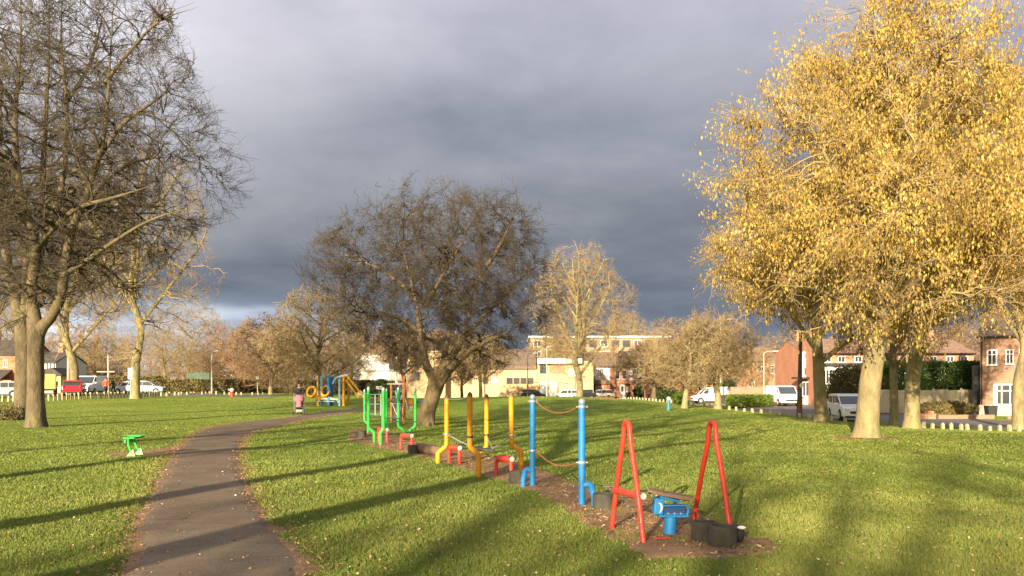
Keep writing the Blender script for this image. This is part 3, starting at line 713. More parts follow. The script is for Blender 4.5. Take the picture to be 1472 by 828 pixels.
# roller bar across the left hoop
pa = Vector(((919 - CX) / F * 8.02, 8.02, pz(713, 8.02))); pb = Vector(((884 - CX) / F * 8.5, 8.5, pz(704.5, 8.5)))
ax = (pb - pa).normalized()
joined('roller', [pa, pb], 0.034, red_p, h1, 14)
MB().ball(pa - ax * 0.05 + Vector((0.02, 0, 0)), 0.034, 12, 8).build('end_cap', mat('pale_cap', (0.62, 0.52, 0.42), 0.6), h1, True)
MB().ball(pb + ax * 0.10, 0.026, 12, 8).build('end_cap', cap_m, h1, True)
MB().box(pa + Vector((0.02, -0.0, 0.05)), (0.13, 0.035, 0.018), 0.4).build('clamp', dsteel, h1)
MB().box(pb + ax * 0.05 + Vector((-0.03, 0, 0.035)), (0.14, 0.03, 0.018), -0.3).build('clamp', dsteel, h1)
h2, a2_, b2_, t2_ = hoop((1052, 776), (996, 755), 1024, 607, 'red hoop standing free behind the pair of rubber stumps')
pp = b2_ + (t2_ - b2_) * 0.08
MB().box(pp + Vector((0.015, -0.01, 0.0)), (0.035, 0.05, 0.13), 0.2).build('mounting_plate', red_p, h2, bevel=0.006)
# blue pedestal with balance board
pb_ = gp(963, 769); ped = thing('balance_board', 'blue pedestal with a tilting brown board, between the red hoops', 'balance board', pb_, 0)
D = pb_.y; k = D / F
def pv(px, py, dy=0.0): return Vector(((px - CX) * (D + dy) / F, D + dy, pz(py, D + dy)))
MB().tube([pb_ - Vector((0, 0, 0.03)), pv(964, 740)], 0.064, 20).build('post', blue_p, ped, True)
MB().box(pv(966, 740.5), (0.30, 0.16, 0.012)).build('base_flange', blue_p, ped, bevel=0.003)
c = pv(967, 733)
MB().box(c + Vector((0.0, 0.03, 0.0)), (0.26, 0.12, 0.10)).build('housing', blue_p, ped, bevel=0.012)
f = MB(); f.box(c + Vector((0, -0.06, 0.055)), (0.28, 0.03, 0.014)).box(c + Vector((0, -0.06, -0.055)), (0.30, 0.03, 0.02)).tube([c + Vector((-0.135, -0.06, 0.055)), c + Vector((-0.15, -0.06, 0)), c + Vector((-0.135, -0.06, -0.055))], 0.012, 8)
f.tube([c + Vector((0.14, -0.06, 0.06)), c + Vector((0.15, -0.06, 0)), c + Vector((0.135, -0.06, -0.055))], 0.014, 8).build('frame', blue_p, ped, bevel=0.003)
MB().box(c + Vector((0.01, -0.036, 0.005)), (0.22, 0.012, 0.07)).build('recess_panel', mat('dark_blue', (0.01, 0.06, 0.18), 0.5), ped)
for i in (-1, 0, 1):
    MB().lathe(c + Vector((0.01 + i * 0.065, -0.045, -0.03)), [(0.010, -0.006), (0.010, 0.006)], 8, Matrix.Rotation(R(90), 3, 'X')).build('bolt', steel, ped)
# swinging arm and dial at the left
dl = pv(946, 727)
MB().box(dl + Vector((0.0, 0, 0.0)), (0.10, 0.14, 0.17), rot=Matrix.Rotation(R(6), 3, 'Y')).box(dl + Vector((0.12, 0.02, 0.07)), (0.22, 0.12, 0.03), rot=Matrix.Rotation(R(14), 3, 'Y')).build('pivot_box', blue_p, ped, bevel=0.012)
arc = [dl + Vector((-0.02 + 0.045 * math.sin(u), -0.078, 0.055 * math.cos(u) - 0.01)) for u in np.linspace(0.25, 2.7, 9)]
MB().tube(arc, [0.003, 0.006, 0.009, 0.011, 0.012, 0.011, 0.009, 0.006, 0.003], 8).build('dial_mark', white_p, ped, True)
# plank: tilted a little
p0 = pv(934, 710, -0.05); p1 = pv(1000, 722, 0.02); d_ = (p1 - p0).normalized(); wv = Vector((0.18, 1, -0.05)).normalized(); up = d_.cross(wv); 
if up.z < 0: up = -up
M = Matrix((d_, wv, up)).transposed()
MB().box((p0 + p1) / 2 + Vector((0, 0.09, 0.024)), ((p1 - p0).length, 0.30, 0.042), rot=M).build('board', wood, ped, bevel=0.005)
MB().box((p0 + p1) / 2 + Vector((0.12, 0.05, -0.018)), (0.14, 0.12, 0.02), rot=M).build('board_bracket', black_m, ped)
# rubber stumps
def stump(px, py, r, hh, label, group='black rubber stepping stumps', tilt=0.0):
    g = gp(px, py); g = g + Vector((0, r * 0.9, 0)); s = MB()
    prof = [(r * 0.98, -0.04), (r, 0.0), (r * 1.0, hh - 0.02), (r * 0.965, hh), (r * 0.82, hh + 0.002), (r * 0.80, hh - 0.03), (r * 0.3, hh - 0.035), (0.001, hh - 0.035)]
    root = s.lathe(g, prof, 28, Matrix.Rotation(tilt, 3, 'Y')).build('stepping_stump', rubber, loc=g, smooth=True)
    return tag(root, label, 'stepping stump', group)
stump(1043, 789, 0.138, 0.20, 'black rubber stump nearest the camera, in front of the freestanding red hoop', tilt=0.03)
stump(1017, 782.5, 0.132, 0.205, 'black rubber stump just left of and touching the nearest stump')
stump(869, 735, 0.135, 0.205, 'black rubber stump between a blue post and a red hoop')
stump(744, 696, 0.135, 0.20, 'black rubber stump between the yellow posts and the first blue post')
stump(593, 653, 0.125, 0.20, 'black rubber stump at the left end of the lying log')
stump(518, 630, 0.15, 0.21, 'black rubber stump at the far left end of the soil patch')
t1 = gp(1058, 784)
o = MB().ball(t1 + Vector((0.03, 0.12, 0.09)), (0.09, 0.07, 0.10), 12, 8).build('litter_bag', black_m, loc=t1, smooth=True)
tag(o, 'small black litter bag against the nearest rubber stump', 'litter')
o = MB().ball(t1 + Vector((0.06, 0.02, 0.17)), (0.045, 0.02, 0.018), 8, 6).build('paper_scrap', white_p, loc=t1, smooth=True)
tag(o, 'white paper scrap lying on the black litter bag', 'litter')
# red strip lying on the soil
g = gp(951, 777); tag(MB().box(g + Vector((0, 0, 0.025)), (0.19, 0.05, 0.012), 0.15).build('red_plate', red_p, loc=g, bevel=0.004), 'flat red metal plate lying on the soil by the pedestal', 'metal plate')

def pole_pts(base, top, mids=()):
    return [base] + list(mids) + [top]
def cap(p, root, m=cap_m, r=0.046):
    MB().lathe(p, [(r, -0.03), (r * 1.02, 0.0), (r * 0.92, 0.03), (r * 0.6, 0.055), (r * 0.15, 0.068)], 14).build('cap', m, root, True)
def collar(p, root, r=0.05, m=steel):
    MB().lathe(p, [(r, -0.02), (r * 1.08, -0.012), (r * 1.08, 0.012), (r, 0.02)], 14).tube([p + Vector((-r * 1.5, 0, 0)), p + Vector((r * 1.5, 0, 0))], 0.012, 8).build('clamp', m, root, True)
# blue posts
def blue_post(bpx, bpy_, tpy, hpx, side, label):
    g = gp(bpx, bpy_); D = g.y; root = thing('exercise_post', label, 'exercise post', g, 0, 'blue rope posts')
    top = Vector((g.x, D, pz(tpy, D)))
    top.x = g.x - 0.0
    joined('post', [g - Vector((0, 0, 0.04)), top], 0.045, blue_p, root, 18)
    hz = hpx[1]; d0 = side * 0.045
    e = Vector(((hpx[0] - CX) / F * D, D - 0.12, 0)); e.z = hf(e.x, e.y)
    pa = Vector((g.x + d0 * 0.3, D, pz(hz, D)))
    pts = crv([pa, pa + Vector((side * 0.09, -0.02, 0.0)), Vector((e.x - side * 0.015, e.y + 0.02, pa.z - 0.085)), Vector((e.x, e.y, e.z + 0.10)), e - Vector((0, 0, 0.03))], 6)
    joined('footing_pipe', pts, 0.042, blue_p, root, 14)
    MB().ball(top + Vector((0, 0, 0.02)), 0.047, 12, 8).build('cap', steel, root, True)
    collar(top - Vector((0, 0, 0.045)), root, 0.05)
    return root, g, top
b1, g1, tp1 = blue_post(765.5, 699, 573, (752, 676), -1, 'blue post next to the yellow frame, arched foot on its left')
b2, g2, tp2 = blue_post(836.5, 727, 580, (853, 697), 1, 'blue post nearest the red hoops, arched foot on its right')
m1 = g1.lerp(tp1, 0.0); m1 = Vector((g1.x, g1.y, pz(648, g1.y))); m2 = Vector((g2.x, g2.y, pz(665, g2.y)))
collar(m1, b1, 0.05); collar(m2, b2, 0.05)
def sag(a, b, s, n=12): return [a.lerp(b, i / n) - Vector((0, 0, s * 4 * (i / n) * (1 - i / n))) for i in range(n + 1)]
for (a, b, s, lab) in ((tp1 - Vector((-0.06, 0, 0.05)), tp2 - Vector((0.06, 0, 0.05)), 0.12, 'orange rope slung between the tops of the blue posts'),
                       (m1 + Vector((0.06, 0, 0)), m2 - Vector((0.06, 0, 0)), 0.12, 'slack orange rope slung low between the blue posts')):
    tag(MB().tube(sag(a, b, s), 0.0105, 8).build('rope', rope_m, loc=a, smooth=True), lab, 'rope')
# yellow posts with bent feet
def bent_post(tp, kneepy, foot, m, label, group, r=0.046, base=None, capm=cap_m, name='exercise_post', Doff=0.0, capw=True):
    g = gp(*foot) if base is None else base
    D = g.y; xt = (tp[0] - CX) / F * D; top = Vector((xt, D, pz(tp[1], D)))
    zk = pz(kneepy, D); root = thing(name, label, 'exercise post', g, 0, group)
    off = g.x - xt; zl = zk - 0.10 - abs(off) * 0.35
    zl = max(zl, g.z + 0.10)
    pts = [top, Vector((xt, D, zk + 0.08))] + crv([Vector((xt, D, zk + 0.04)), Vector((xt + off * 0.12, D, zk - 0.03)), Vector((xt + off * 0.88, D, zl + 0.02)), Vector((g.x, D, zl - 0.04))], 6) + [Vector((g.x, D, g.z - 0.04))]
    joined('post', pts, r, m, root, 16)
    if capw: cap(top + Vector((0, 0, 0.0)), root, capm, r)
    return root, g, top
ya, ga, ta = bent_post((642, 572), 640, (629.5, 666), yel_p, 'bright yellow bent post at the left of the four, by the log', 'yellow bent exercise posts', base=None)
yb, gb_, tb = bent_post((675.5, 569), 641, (688, 686), yel_shade, 'yellow post toned orange for shade, nearest of the four', 'yellow bent exercise posts')
gc0 = gp(687, 660)
yc, gc_, tc_ = bent_post((699.5, 571), 641, (688, 660), yel_p, 'bright yellow post behind the hanging seat', 'yellow bent exercise posts')
yd, gd, td = bent_post((735, 569), 637, (749, 676), yel_shade, 'yellow post at the right of the four, beside the black stump', 'yellow bent exercise posts')
mids = []
for root, g, tp, py in ((ya, ga, ta, 624), (yb, gb_, tb, 628), (yc, gc_, tc_, 625), (yd, gd, td, 626)):
    q = Vector((tp.x, tp.y, pz(py, tp.y))); collar(q, root, 0.049, steel if root in (ya, yd) else dsteel); mids.append(q)
D = 15.4; sc_ = Vector(((695 - CX) / F * D, D, pz(646, D)))
seat = thing('hanging_seat', 'black rubber seat hung on four chains inside the yellow posts', 'hanging seat', sc_)
MB().box(sc_, (0.40, 0.34, 0.055), -0.15, rot=Matrix.Rotation(R(5), 3, 'Y')).build('seat', rubber, seat, bevel=0.012)
for i, q in enumerate(mids):
    e = sc_ + Vector((0.17 if q.x > sc_.x else -0.17, 0.13 if q.y > D else -0.13, 0.02))
    MB().tube([q, q.lerp(e, 0.5) - Vector((0, 0, 0.02)), e], 0.011, 6).build('chain', steel if i in (0, 3, 2) else dsteel, seat, True)
tag(MB().tube(sag(ta, tb, 0.05), 0.009, 6).build('cable', steel, loc=ta, smooth=True), 'thin grey cable between the tops of the two left yellow posts', 'cable')
# log
la = gp(597, 652) ; lb = gp(640, 662)
la = Vector(((600 - CX) / F * 18.4, 18.4, 0)); lb = Vector(((640 - CX) / F * 17.3, 17.3, 0)); la.z = hf(la.x, la.y) + 0.12; lb.z = hf(lb.x, lb.y) + 0.11
tag(MB().tube(crv([la, la.lerp(lb, 0.3) + Vector((0, 0.02, 0.008)), la.lerp(lb, 0.7), lb], 4), 0.11, 18).build('log', log_m, loc=la, smooth=True), 'brown log lying on the soil between the green and yellow posts', 'log')
# red push up bars
def pushbar(px, base_py, half, hh, rz, label):
    g = gp(px, base_py); root = thing('push_up_bar', label, 'push-up bar', g, 0, 'low red push-up bars')
    u = Vector((math.cos(rz), math.sin(rz), 0))
    for s in (-1, 1):
        p = g + u * half * s; p.z = hf(p.x, p.y)
        joined('leg', crv([p - Vector((0, 0, 0.03)), p + Vector((0, 0, hh * 0.6)), p + Vector((0, 0, hh * 0.9)) - u * s * 0.01, g + u * (half - 0.05) * s + Vector((0, 0, hh))], 5), 0.034, red_p, root, 12)
    top = g + Vector((0, 0, hh + 0.005))
    joined('roller', [top - u * (half - 0.02), top + u * (half - 0.02)], 0.056, red_p, root, 16)
    MB().ball(top + u * (half + 0.02) - Vector((0, 0.04, 0)), 0.05, 12, 8).build('end_cap', MATS['pale_cap'], root, True)
    MB().box(top + Vector((-0.02, 0.05, 0.03)), (0.26, 0.06, 0.03), rz).build('rest', dsteel, root, bevel=0.005)
pushbar(653, 667, 0.125, 0.32, -0.55, 'low red bar between the left and the nearest yellow post')
pushbar(724, 684, 0.145, 0.29, -0.45, 'low red bar in front of the right-hand yellow post')
pushbar(584, 646, 0.16, 0.33, -0.5, 'low red bar under the right-hand green posts')
pushbar(550, 637, 0.15, 0.36, -0.5, 'low red bar among the left-hand green posts')
# green posts
gg = 'green bent exercise posts'
specs_g = [((524, 562), 604, (529, 622), 0.034, 'thin green post at the far left of the green group'),
           ((529.6, 559), 614, (538, 637), 0.042, 'green post second from the left, foot bent to the right'),
           ((551, 560), 616, (547, 640), 0.048, 'green post nearest the camera, foot bent left beside the red bar'),
           ((555.5, 561), 606, (557, 626), 0.036, 'green post mostly hidden behind the nearest green post'),
           ((572.5, 559), 612, (581, 628), 0.042, 'green post in the middle of the crossbars, foot bent right'),
           ((597, 561), 612, (588.5, 627), 0.042, 'green post at the right of the group, nearest the hawthorn')]
gpst = []
for tp, kn, ft, r, lab in specs_g:
    gpst.append(bent_post(tp, kn, ft, grn_p, lab, gg, r=r, capm=steel))
def bar_between(i, j, py1, py2, lab, r=0.016, m=None):
    a = gpst[i][2].copy(); b = gpst[j][2].copy(); a.z = pz(py1, a.y); b.z = pz(py2, b.y)
    tag(MB().tube([a, b], r, 8).build('crossbar', m or mat('pale_green_paint', (0.35, 0.62, 0.32), 0.5), loc=a, smooth=True), lab, 'crossbar')
bar_between(1, 4, 600, 601, 'upper pale green crossbar joining two left green posts')
bar_between(2, 5, 606, 606, 'lower pale green crossbar running to the right-hand green post')
# rope net on the far side of the green frame
a = gpst[0][2]; b = gpst[3][2]; net = thing('rope_net', 'pale rope net hanging at the back of the green posts', 'rope net', (a.x, a.y, hf(a.x, a.y)))
tealr = mat('teal_rope', (0.10, 0.30, 0.28), 0.9)
for f0 in (0.06, 0.3, 0.55):
    p = a.lerp(b, 0.0) - Vector((0, 0, f0 * 1.3)); q = b - Vector((0, 0, f0 * 1.3)); MB().tube(sag(p, q, 0.05), 0.012, 6).build('net_rope', tealr, net, True)
for u in (0.25, 0.5, 0.75):
    p = a.lerp(b, u); MB().tube([p - Vector((0, 0, 0.12)), p - Vector((0, 0, 0.80))], 0.012, 6).build('net_rope', wrope, net, True)

# green step on the left lawn
gs = gp(193, 656); D = gs.y
st = thing('leg_exerciser', 'bright green low frame standing on the lawn left of the path', 'exercise frame', gs)
def gv(px, py, dy=0.0): return Vector(((px - CX) / F * (D + dy), D + dy, pz(py, D + dy)))
for leg, dy in (([(184.5, 631), (185, 640), (188, 648), (192, 655)], -0.05), ([(193.5, 633), (196, 641), (199, 646), (203, 650)], 0.45)):
    pts = crv([gv(x, y, dy if k < 3 else dy) for k, (x, y) in enumerate(leg)], 5); pts[-1].z = hf(pts[-1].x, pts[-1].y)
    joined('leg', pts, [0.028] * (len(pts) - 1) + [0.030], grn_p, st, 10)
    e = pts[-1]
    MB().add([e + Vector((-0.15, -0.03, 0.005)), e + Vector((0.05, -0.03, 0.005)), e + Vector((0.0, -0.02, 0.16)), e + Vector((-0.15, 0.03, 0.005)), e + Vector((0.05, 0.03, 0.005)), e + Vector((0.0, 0.02, 0.16))],
             [(0, 1, 2), (5, 4, 3), (0, 3, 4, 1), (1, 4, 5, 2), (2, 5, 3, 0)]).build('foot', mat('pale_green_panel', (0.30, 0.66, 0.20), 0.5), st)
c = gv(193, 629, 0.2)
MB().box(c + Vector((-0.02, 0, 0.0)), (0.26, 0.46, 0.03)).build('top_plate', grn_p, st, bevel=0.01)
MB().prism([(c.x - 0.09, c.z + 0.04), (c.x - 0.10, c.z + 0.06), (c.x + 0.25, c.z + 0.05), (c.x + 0.17, c.z + 0.025)], D + 0.05, D + 0.40).build('seat_plate', grn_p, st, bevel=0.006)
MB().box(c + Vector((-0.1, 0, -0.07)), (0.05, 0.45, 0.08)).build('brace', grn_p, st, bevel=0.01)
# ================================================================== TREES
def sk(base, D, pts, widths, wob=0.0, seed=0):
    """limb drawn by pixels at distance D: (px, py, depth offset); widths in pixels"""
    P = []
    for p in pts:
        dy = p[2] if len(p) > 2 else 0.0
        P.append(Vector(((p[0] - CX) / F * (D + dy), D + dy, pz(p[1], D + dy))))
    return P, [w_ * D / F / 2 for w_ in widths]
FT = lambda n, mx, r=.006, up=.08, a=42: [dict(n=n, t=(.1, 1.0), ang=a, len=.7, wig=.18, up=up, rr=.8, rmin=r, pts=4, sides=3, tip=.6, max=mx, min=mx * .5)]
def spec(n, t, ang, ln, **k):
    d = dict(n=n, t=t, ang=ang, len=ln); d.update(k); return d
# --- the two big bare trees on the left
b = gp(52, 614); D = b.y
left1 = [sk(b, D, [(52, 616), (51, 560), (51, 510), (51, 474), (45, 420, .3), (50, 350, .6), (28, 270, 1), (22, 170, 1.2), (30, 60, 1.0), (28, -80, .8)], [30, 26, 25, 26, 17, 15, 12, 9, 7, 3]),
         sk(b, D, [(54, 500), (58, 474), (74, 455, -.3), (88, 425, -.6), (93, 385, -.7), (104, 330, -.6), (128, 270, -1), (150, 190, -1.2), (158, 90, -.8), (165, -40, -1)], [16, 20, 16, 15, 14, 12, 10, 8, 6, 3]),
         sk(b, D, [(92, 395, -.7), (120, 378, -1.6), (160, 350, -2.6), (205, 322, -3.2), (250, 305, -3.3), (285, 300, -3)], [9, 7.5, 5.5, 4, 2.5, 1]),
         sk(b, D, [(48, 400, .5), (66, 340, 1.2), (90, 260, 2.2), (96, 160, 3), (88, 60, 3.4), (92, -60, 3)], [12, 11, 9, 7, 5, 2.5]),
         sk(b, D, [(97, 360, -.7), (130, 372, .5), (165, 395, 1.6), (190, 425, 2.2)], [7, 6, 4.5, 2.5]),
         sk(b, D, [(50, 360, .5), (75, 330, -1), (110, 300, -2.5), (160, 285, -3.8), (215, 268, -4.2)], [9, 8, 6.5, 5, 2.5]),
         sk(b, D, [(140, 230, -1), (175, 180, -1), (215, 150, -.5), (262, 118, 0)], [8, 6.5, 4.5, 2]),
         sk(b, D, [(112, 310, -.8), (150, 262, .8), (196, 232, 2.2), (250, 225, 3)], [9, 7, 5, 2.5]),
         sk(b, D, [(150, 120, -.8), (190, 70, -1.4), (230, 30, -2), (285, 10, -2.4)], [6, 4.5, 3, 1.2]),
         sk(b, D, [(26, 250, 1), (-10, 200, 2), (-60, 150, 3)], [9, 7, 4]),
         sk(b, D, [(94, 150, 3), (130, 90, 4), (150, 10, 4.5)], [7, 5.5, 3])]
env_l = ((b.x + 0.4, b.y, 10.5), (6.3, 6.0, 9.3), .66)
make_tree('bare_tree', 'big bare tree with forked trunk nearest the path on the left', 'tree', b, left1, [120, 1100, 7500], bark_d, twig_d, env_l, 3, 'tall bare trees on the left', fine=FT(5, .55), thin=1.15)
b2t = gp(30, 603); D2 = b2t.y
left2 = [sk(b2t, D2, [(31, 606), (33, 550), (34, 500), (29, 455), (14, 400, .6), (4, 320, 1), (-8, 230, 1.5), (-20, 120, 1), (-25, -40, 1)], [28, 25, 24, 23, 16, 13, 10, 7, 3]),
         sk(b2t, D2, [(32, 470), (38, 430, -.5), (40, 380, -1), (58, 300, -1), (64, 200, -1), (70, 80, -1), (72, -40, -1)], [16, 15, 13, 10, 8, 5, 2.5]),
         sk(b2t, D2, [(2, 330, 1), (-30, 280, 1), (-70, 230, 0), (-110, 180, 0)], [9, 7, 5, 3]),
         sk(b2t, D2, [(42, 370, -1), (10, 300, -2), (0, 200, -3), (5, 90, -3)], [9, 7, 5.5, 3])]
make_tree('bare_tree', 'bare tree at the left edge with trunk half behind the nearest one', 'tree', b2t, left2, [80, 800, 5500], bark_d, twig_d, ((b2t.x - .5, b2t.y + 1, 11), (6.5, 6, 9), .62), 5, 'tall bare trees on the left', fine=FT(4, .55))
# --- hawthorn in the middle
bh = gp(613, 611); D = bh.y
haw = [sk(bh, D, [(611, 613), (615, 592), (621, 572), (628, 552), (630, 540), (636, 528, .1), (655, 505, .4), (670, 470, .6), (680, 420, .6), (694, 350, .4)], [31, 26, 25, 27, 26, 14, 12, 10, 8, 4]),
       sk(bh, D, [(614, 600), (619, 570, -.1), (622, 545, -.1), (612, 522, -.2), (605, 490, -.4), (602, 455, -.8), (592, 410, -1), (578, 355, -1.2)], [16, 18, 16, 14, 11, 9, 7, 3.5]),
       sk(bh, D, [(624, 570), (634, 548, -.2), (652, 526, -.5), (676, 504, -1), (702, 489, -1.6), (728, 478, -1.9), (750, 462, -2.0)], [16, 16, 13, 10, 7, 4, 1]),
       sk(bh, D, [(636, 530), (640, 505, .6), (646, 470, 1.2), (640, 420, 1.8), (636, 350, 2.2)], [12, 10, 8, 6, 3]),
       sk(bh, D, [(604, 478, -.5), (580, 460, -.8), (550, 452, -1), (520, 462, -1), (498, 486, -1)], [8, 7, 5.5, 4, 2]),
       sk(bh, D, [(664, 490, .6), (700, 450, 1.4), (735, 415, 2), (765, 385, 2.2)], [9, 7, 5, 2.5]),
       sk(bh, D, [(596, 425, -1), (560, 395, -.6), (520, 375, 0), (478, 360, .4)], [7, 5.5, 4.5, 2]),
       sk(bh, D, [(648, 450, 1.4), (600, 400, 2.6), (550, 350, 3)], [7, 5, 2.5]),
       sk(bh, D, [(682, 410, .6), (720, 350, -.6), (742, 300, -1)], [7, 5, 2.5]),
       sk(bh, D, [(612, 440, -1), (640, 390, -2.4), (668, 340, -3.2)], [7, 5, 2.5]),
       sk(bh, D, [(640, 500, .8), (600, 480, 2.4), (560, 470, 3.4)], [7, 5, 2.5])]
make_tree('hawthorn_tree', 'dense round-crowned bare hawthorn with leaning forked trunk behind the green posts', 'tree', bh, haw, [80, 900, 7500], bark_h, twig_h, (((628 - CX) / F * D, D, pz(402, D)), (4.75, 4.5, 3.7)), 8, fine=FT(4, .40, .0058, .04, 55), thin=.85, lump=.2, wig=.38)
# --- generic upright tree from a base, height and crown radius
def auto_skel(rng, base, H, r0, crown_r, fork=0.28, nl=7, lean=(0, 0), vase=0.5, tw=0.6):
    b = Vector(base); out = []
    tp = [b - Vector((0, 0, .05))]; m = 8
    for k in range(1, m):
        f = k / (m - 1); tp.append(b + Vector((lean[0] * f + rng.normal(0, .018) * H, lean[1] * f + rng.normal(0, .018) * H, H * 0.93 * f)) if f > .25 else b + Vector((lean[0] * f, lean[1] * f, H * 0.93 * f)))
    out.append((tp, [r0, r0 * .9, r0 * .8, r0 * .62, r0 * .45, r0 * .3, r0 * .18, r0 * .06]))
    for q in range(nl):
        f = fork + (0.72 - fork) * q / max(1, nl - 1); k = f * (m - 1); i = min(int(k), m - 2); st = tp[i].lerp(tp[i + 1], k - i)
        a = q * 2.4 + rng.uniform(-.5, .5); L = crown_r * (1.05 - .35 * (f - fork) / .5) * rng.uniform(.85, 1.15)
        rise = H * (0.16 + 0.16 * vase) * rng.uniform(.8, 1.3) * (1.1 if f < .5 else .9)
        u = Vector((math.cos(a), math.sin(a), 0)); rr = r0 * (0.42 - .2 * (f - fork))
        out.append(([st, st + u * L * .28 + Vector((0, 0, rise * .35)), st + u * L * .6 + Vector((0, 0, rise * .75)), st + u * L * .85 + Vector((0, 0, rise * 1.15)), st + u * L + Vector((0, 0, rise * 1.6))], [rr, rr * .85, rr * .6, rr * .38, rr * .15]))
    return out
def auto_tree(name, label, px, py, topy, hw, tw, seed, bm_, tm_, D=None, group=None, lowf=.22, dens=1.0, thin=1.0, fork=.28, nl=8, lean=(0, 0), vase=.5, leaves=None, up=.06, ryf=1.0, cnt=(60, 500, 2800)):
    """px,py base pixel; topy crown top pixel; hw crown half width px; tw trunk width px"""
    b = gp(px, py) if D is None else Vector(((px - CX) / F * D, D, hf((px - CX) / F * D, D)))
    D = b.y; H = pz(topy, D) - b.z; cr = hw * D / F; rng = np.random.default_rng(seed)
    skl = auto_skel(rng, b, H, tw * D / F / 2, cr, fork, nl, lean, vase)
    env = ((b.x + lean[0] * .6, b.y + lean[1] * .6, b.z + H * (lowf + 1) / 2), (cr, cr * ryf, H * (1 - lowf) / 2))
    c = [int(v * dens) for v in cnt]
    ec = Vector(env[0]); er = env[1]
    for P_, _r in skl:
        for i_ in range(len(P_)):
            v_ = P_[i_] - ec; q_ = math.sqrt((v_.x / er[0]) ** 2 + (v_.y / er[1]) ** 2 + (v_.z / er[2]) ** 2)
            if q_ > .88 and P_[i_].z > ec.z - er[2] * .6: P_[i_] = ec + v_ * (.88 / q_)
    return make_tree(name, label, 'tree', b, skl, c, bm_, tm_, env, seed, group, leaves, FT(4, H * .04, .0055 * thin, up), thin=thin, wig=.25)
gbt = 'bare trees across the park'
tA = auto_tree('bare_tree', 'tall bare tree with pale sunlit trunk, third from the left edge', 195, 573, 190, 112, 15, 21, bark, twig_l, group=gbt, dens=1.15, thin=1.3, fork=.3, nl=11, lowf=.16)
tB = auto_tree('bare_tree', 'bare tree with forked pale trunk in front of the white van', 106, 568, 250, 85, 15, 22, bark, twig_l, group=gbt, thin=1.5, fork=.2, nl=9, lowf=.2)
tC = auto_tree('bare_tree', 'small spreading bare tree near the green fence', 275, 562, 440, 68, 7, 23, bark, twig_l, group=gbt, thin=1.8, fork=.25, nl=9, lowf=.2, dens=1.1, vase=.2)
tD_ = auto_tree('bare_tree', 'bushy reddish bare tree left of the woman with the pushchair', 389, 567, 452, 62, 7, 24, bark, twig_r, group=gbt, thin=2.1, fork=.2, nl=12, lowf=.06, dens=1.7)
tE = auto_tree('bare_tree', 'broad brown bare tree directly behind the woman with the pushchair', 458, 579, 412, 80, 9, 25, bark_d, twig_l, group=gbt, thin=1.7, fork=.2, nl=13, lowf=.08, dens=1.7)
tF = auto_tree('bare_tree', 'tall bare tree with yellowish limbs in front of the yellow building', 833, 570, 352, 74, 12, 26, bark, twig_l, group=gbt, thin=1.7, fork=.16, nl=16, lowf=.14, dens=1.5, vase=1.1, up=.12, D=90)
tG = auto_tree('bare_tree', 'low bushy hawthorn on the verge beside the small white van', 984, 587, 452, 66, 10, 27, bark, twig_l, group=gbt, thin=1.2, fork=.22, nl=11, lowf=.18, dens=1.25, vase=.3, lean=(.5, 0))
tH = auto_tree('bare_tree', 'twiggy brown tree standing by the clipped green hedge', 1032, 588, 446, 60, 12, 28, bark, twig_l, group=gbt, thin=1.2, fork=.22, nl=9, lowf=.25, dens=1.1, vase=.3)
tI = auto_tree('bare_tree', 'small bare tree left of the yellow building garage doors', 691, 568, 478, 44, 7, 29, bark_d, twig_l, group=gbt, thin=2.2, fork=.3, nl=8, lowf=.3, D=96)
tI2 = auto_tree('bare_tree', 'small bare tree showing past the right of the hawthorn trunk', 664, 568, 492, 34, 6, 31, bark_d, twig_l, group=gbt, thin=2.2, fork=.3, nl=7, lowf=.3, D=99)
tJ = auto_tree('bare_tree', 'slender bare tree left of the hawthorn trunk against yellow brick', 578, 568, 470, 42, 8, 30, bark_d, twig_r, group=gbt, thin=2.0, fork=.35, nl=8, lowf=.35, D=84)
# copies that stand in the far background
def far_copy(src, px, D, topy, label, rz, group=gbt, wide=1.0):
    x = (px - CX) / F * D; z = hf(x, D); src_h = max(v[2] for v in [c.bound_box[6] for c in src.children])
    s = (pz(topy, D) - z) / src_h
    return copy_tree(src, None, (x, D, z), rz, label, (s * wide, s * wide, s), group)
bgt = 'far background trees'
fars = [(tD_, 345, 128, 462, 'small pinkish bare tree beyond the lawn, left of the bushy reddish one', 1.0, 1.2), (tE, 425, 135, 458, 'far brown bare tree between the two bushy ones', 2.0, 1.0),
        (tC, 505, 110, 478, 'low dark bare tree behind the blue and yellow play frame', 3.1, 1.1), (tC, 238, 120, 470, 'far small bare tree left of the green fence', 4.0, 1.2),
        (tD_, 312, 140, 498, 'low pinkish bare tree beside the thin lamp post', 5.0, 1.2), (tA, 20, 130, 400, 'far bare tree showing at the left edge behind the trunks', .6, 1.0),
        (tE, 150, 140, 468, 'far bare tree above the white van', 1.6, 1.0), (tF, 900, 170, 440, 'far bare tree above the terrace roofs', 2.5, .9),
        (tI, 940, 100, 486, 'dark low tree in front of the terrace with white panels', 2.2, 1.5), (tG, 1085, 98, 490, 'bare tree behind the clipped green hedge', 3.0, .9),
        (tH, 1012, 110, 462, 'bare tree beyond the orange gable', 2.8, 1.2), (tE, 1290, 120, 462, 'far tree above the long terrace roof behind the golden trees', .4, 1.0),
        (tD_, 1385, 105, 455, 'far pinkish tree beside the brown house roof', 2.2, 1.0), (tJ, 632, 135, 470, 'far slim tree above the yellow building roof, left', 1.7, 1.3),
        (tA, -20, 110, 350, 'far tall bare tree cut by the left edge of the picture', 2.6, .9), (tC, 1130, 130, 470, 'far low tree behind the orange gable house', 1.9, 1.2)]
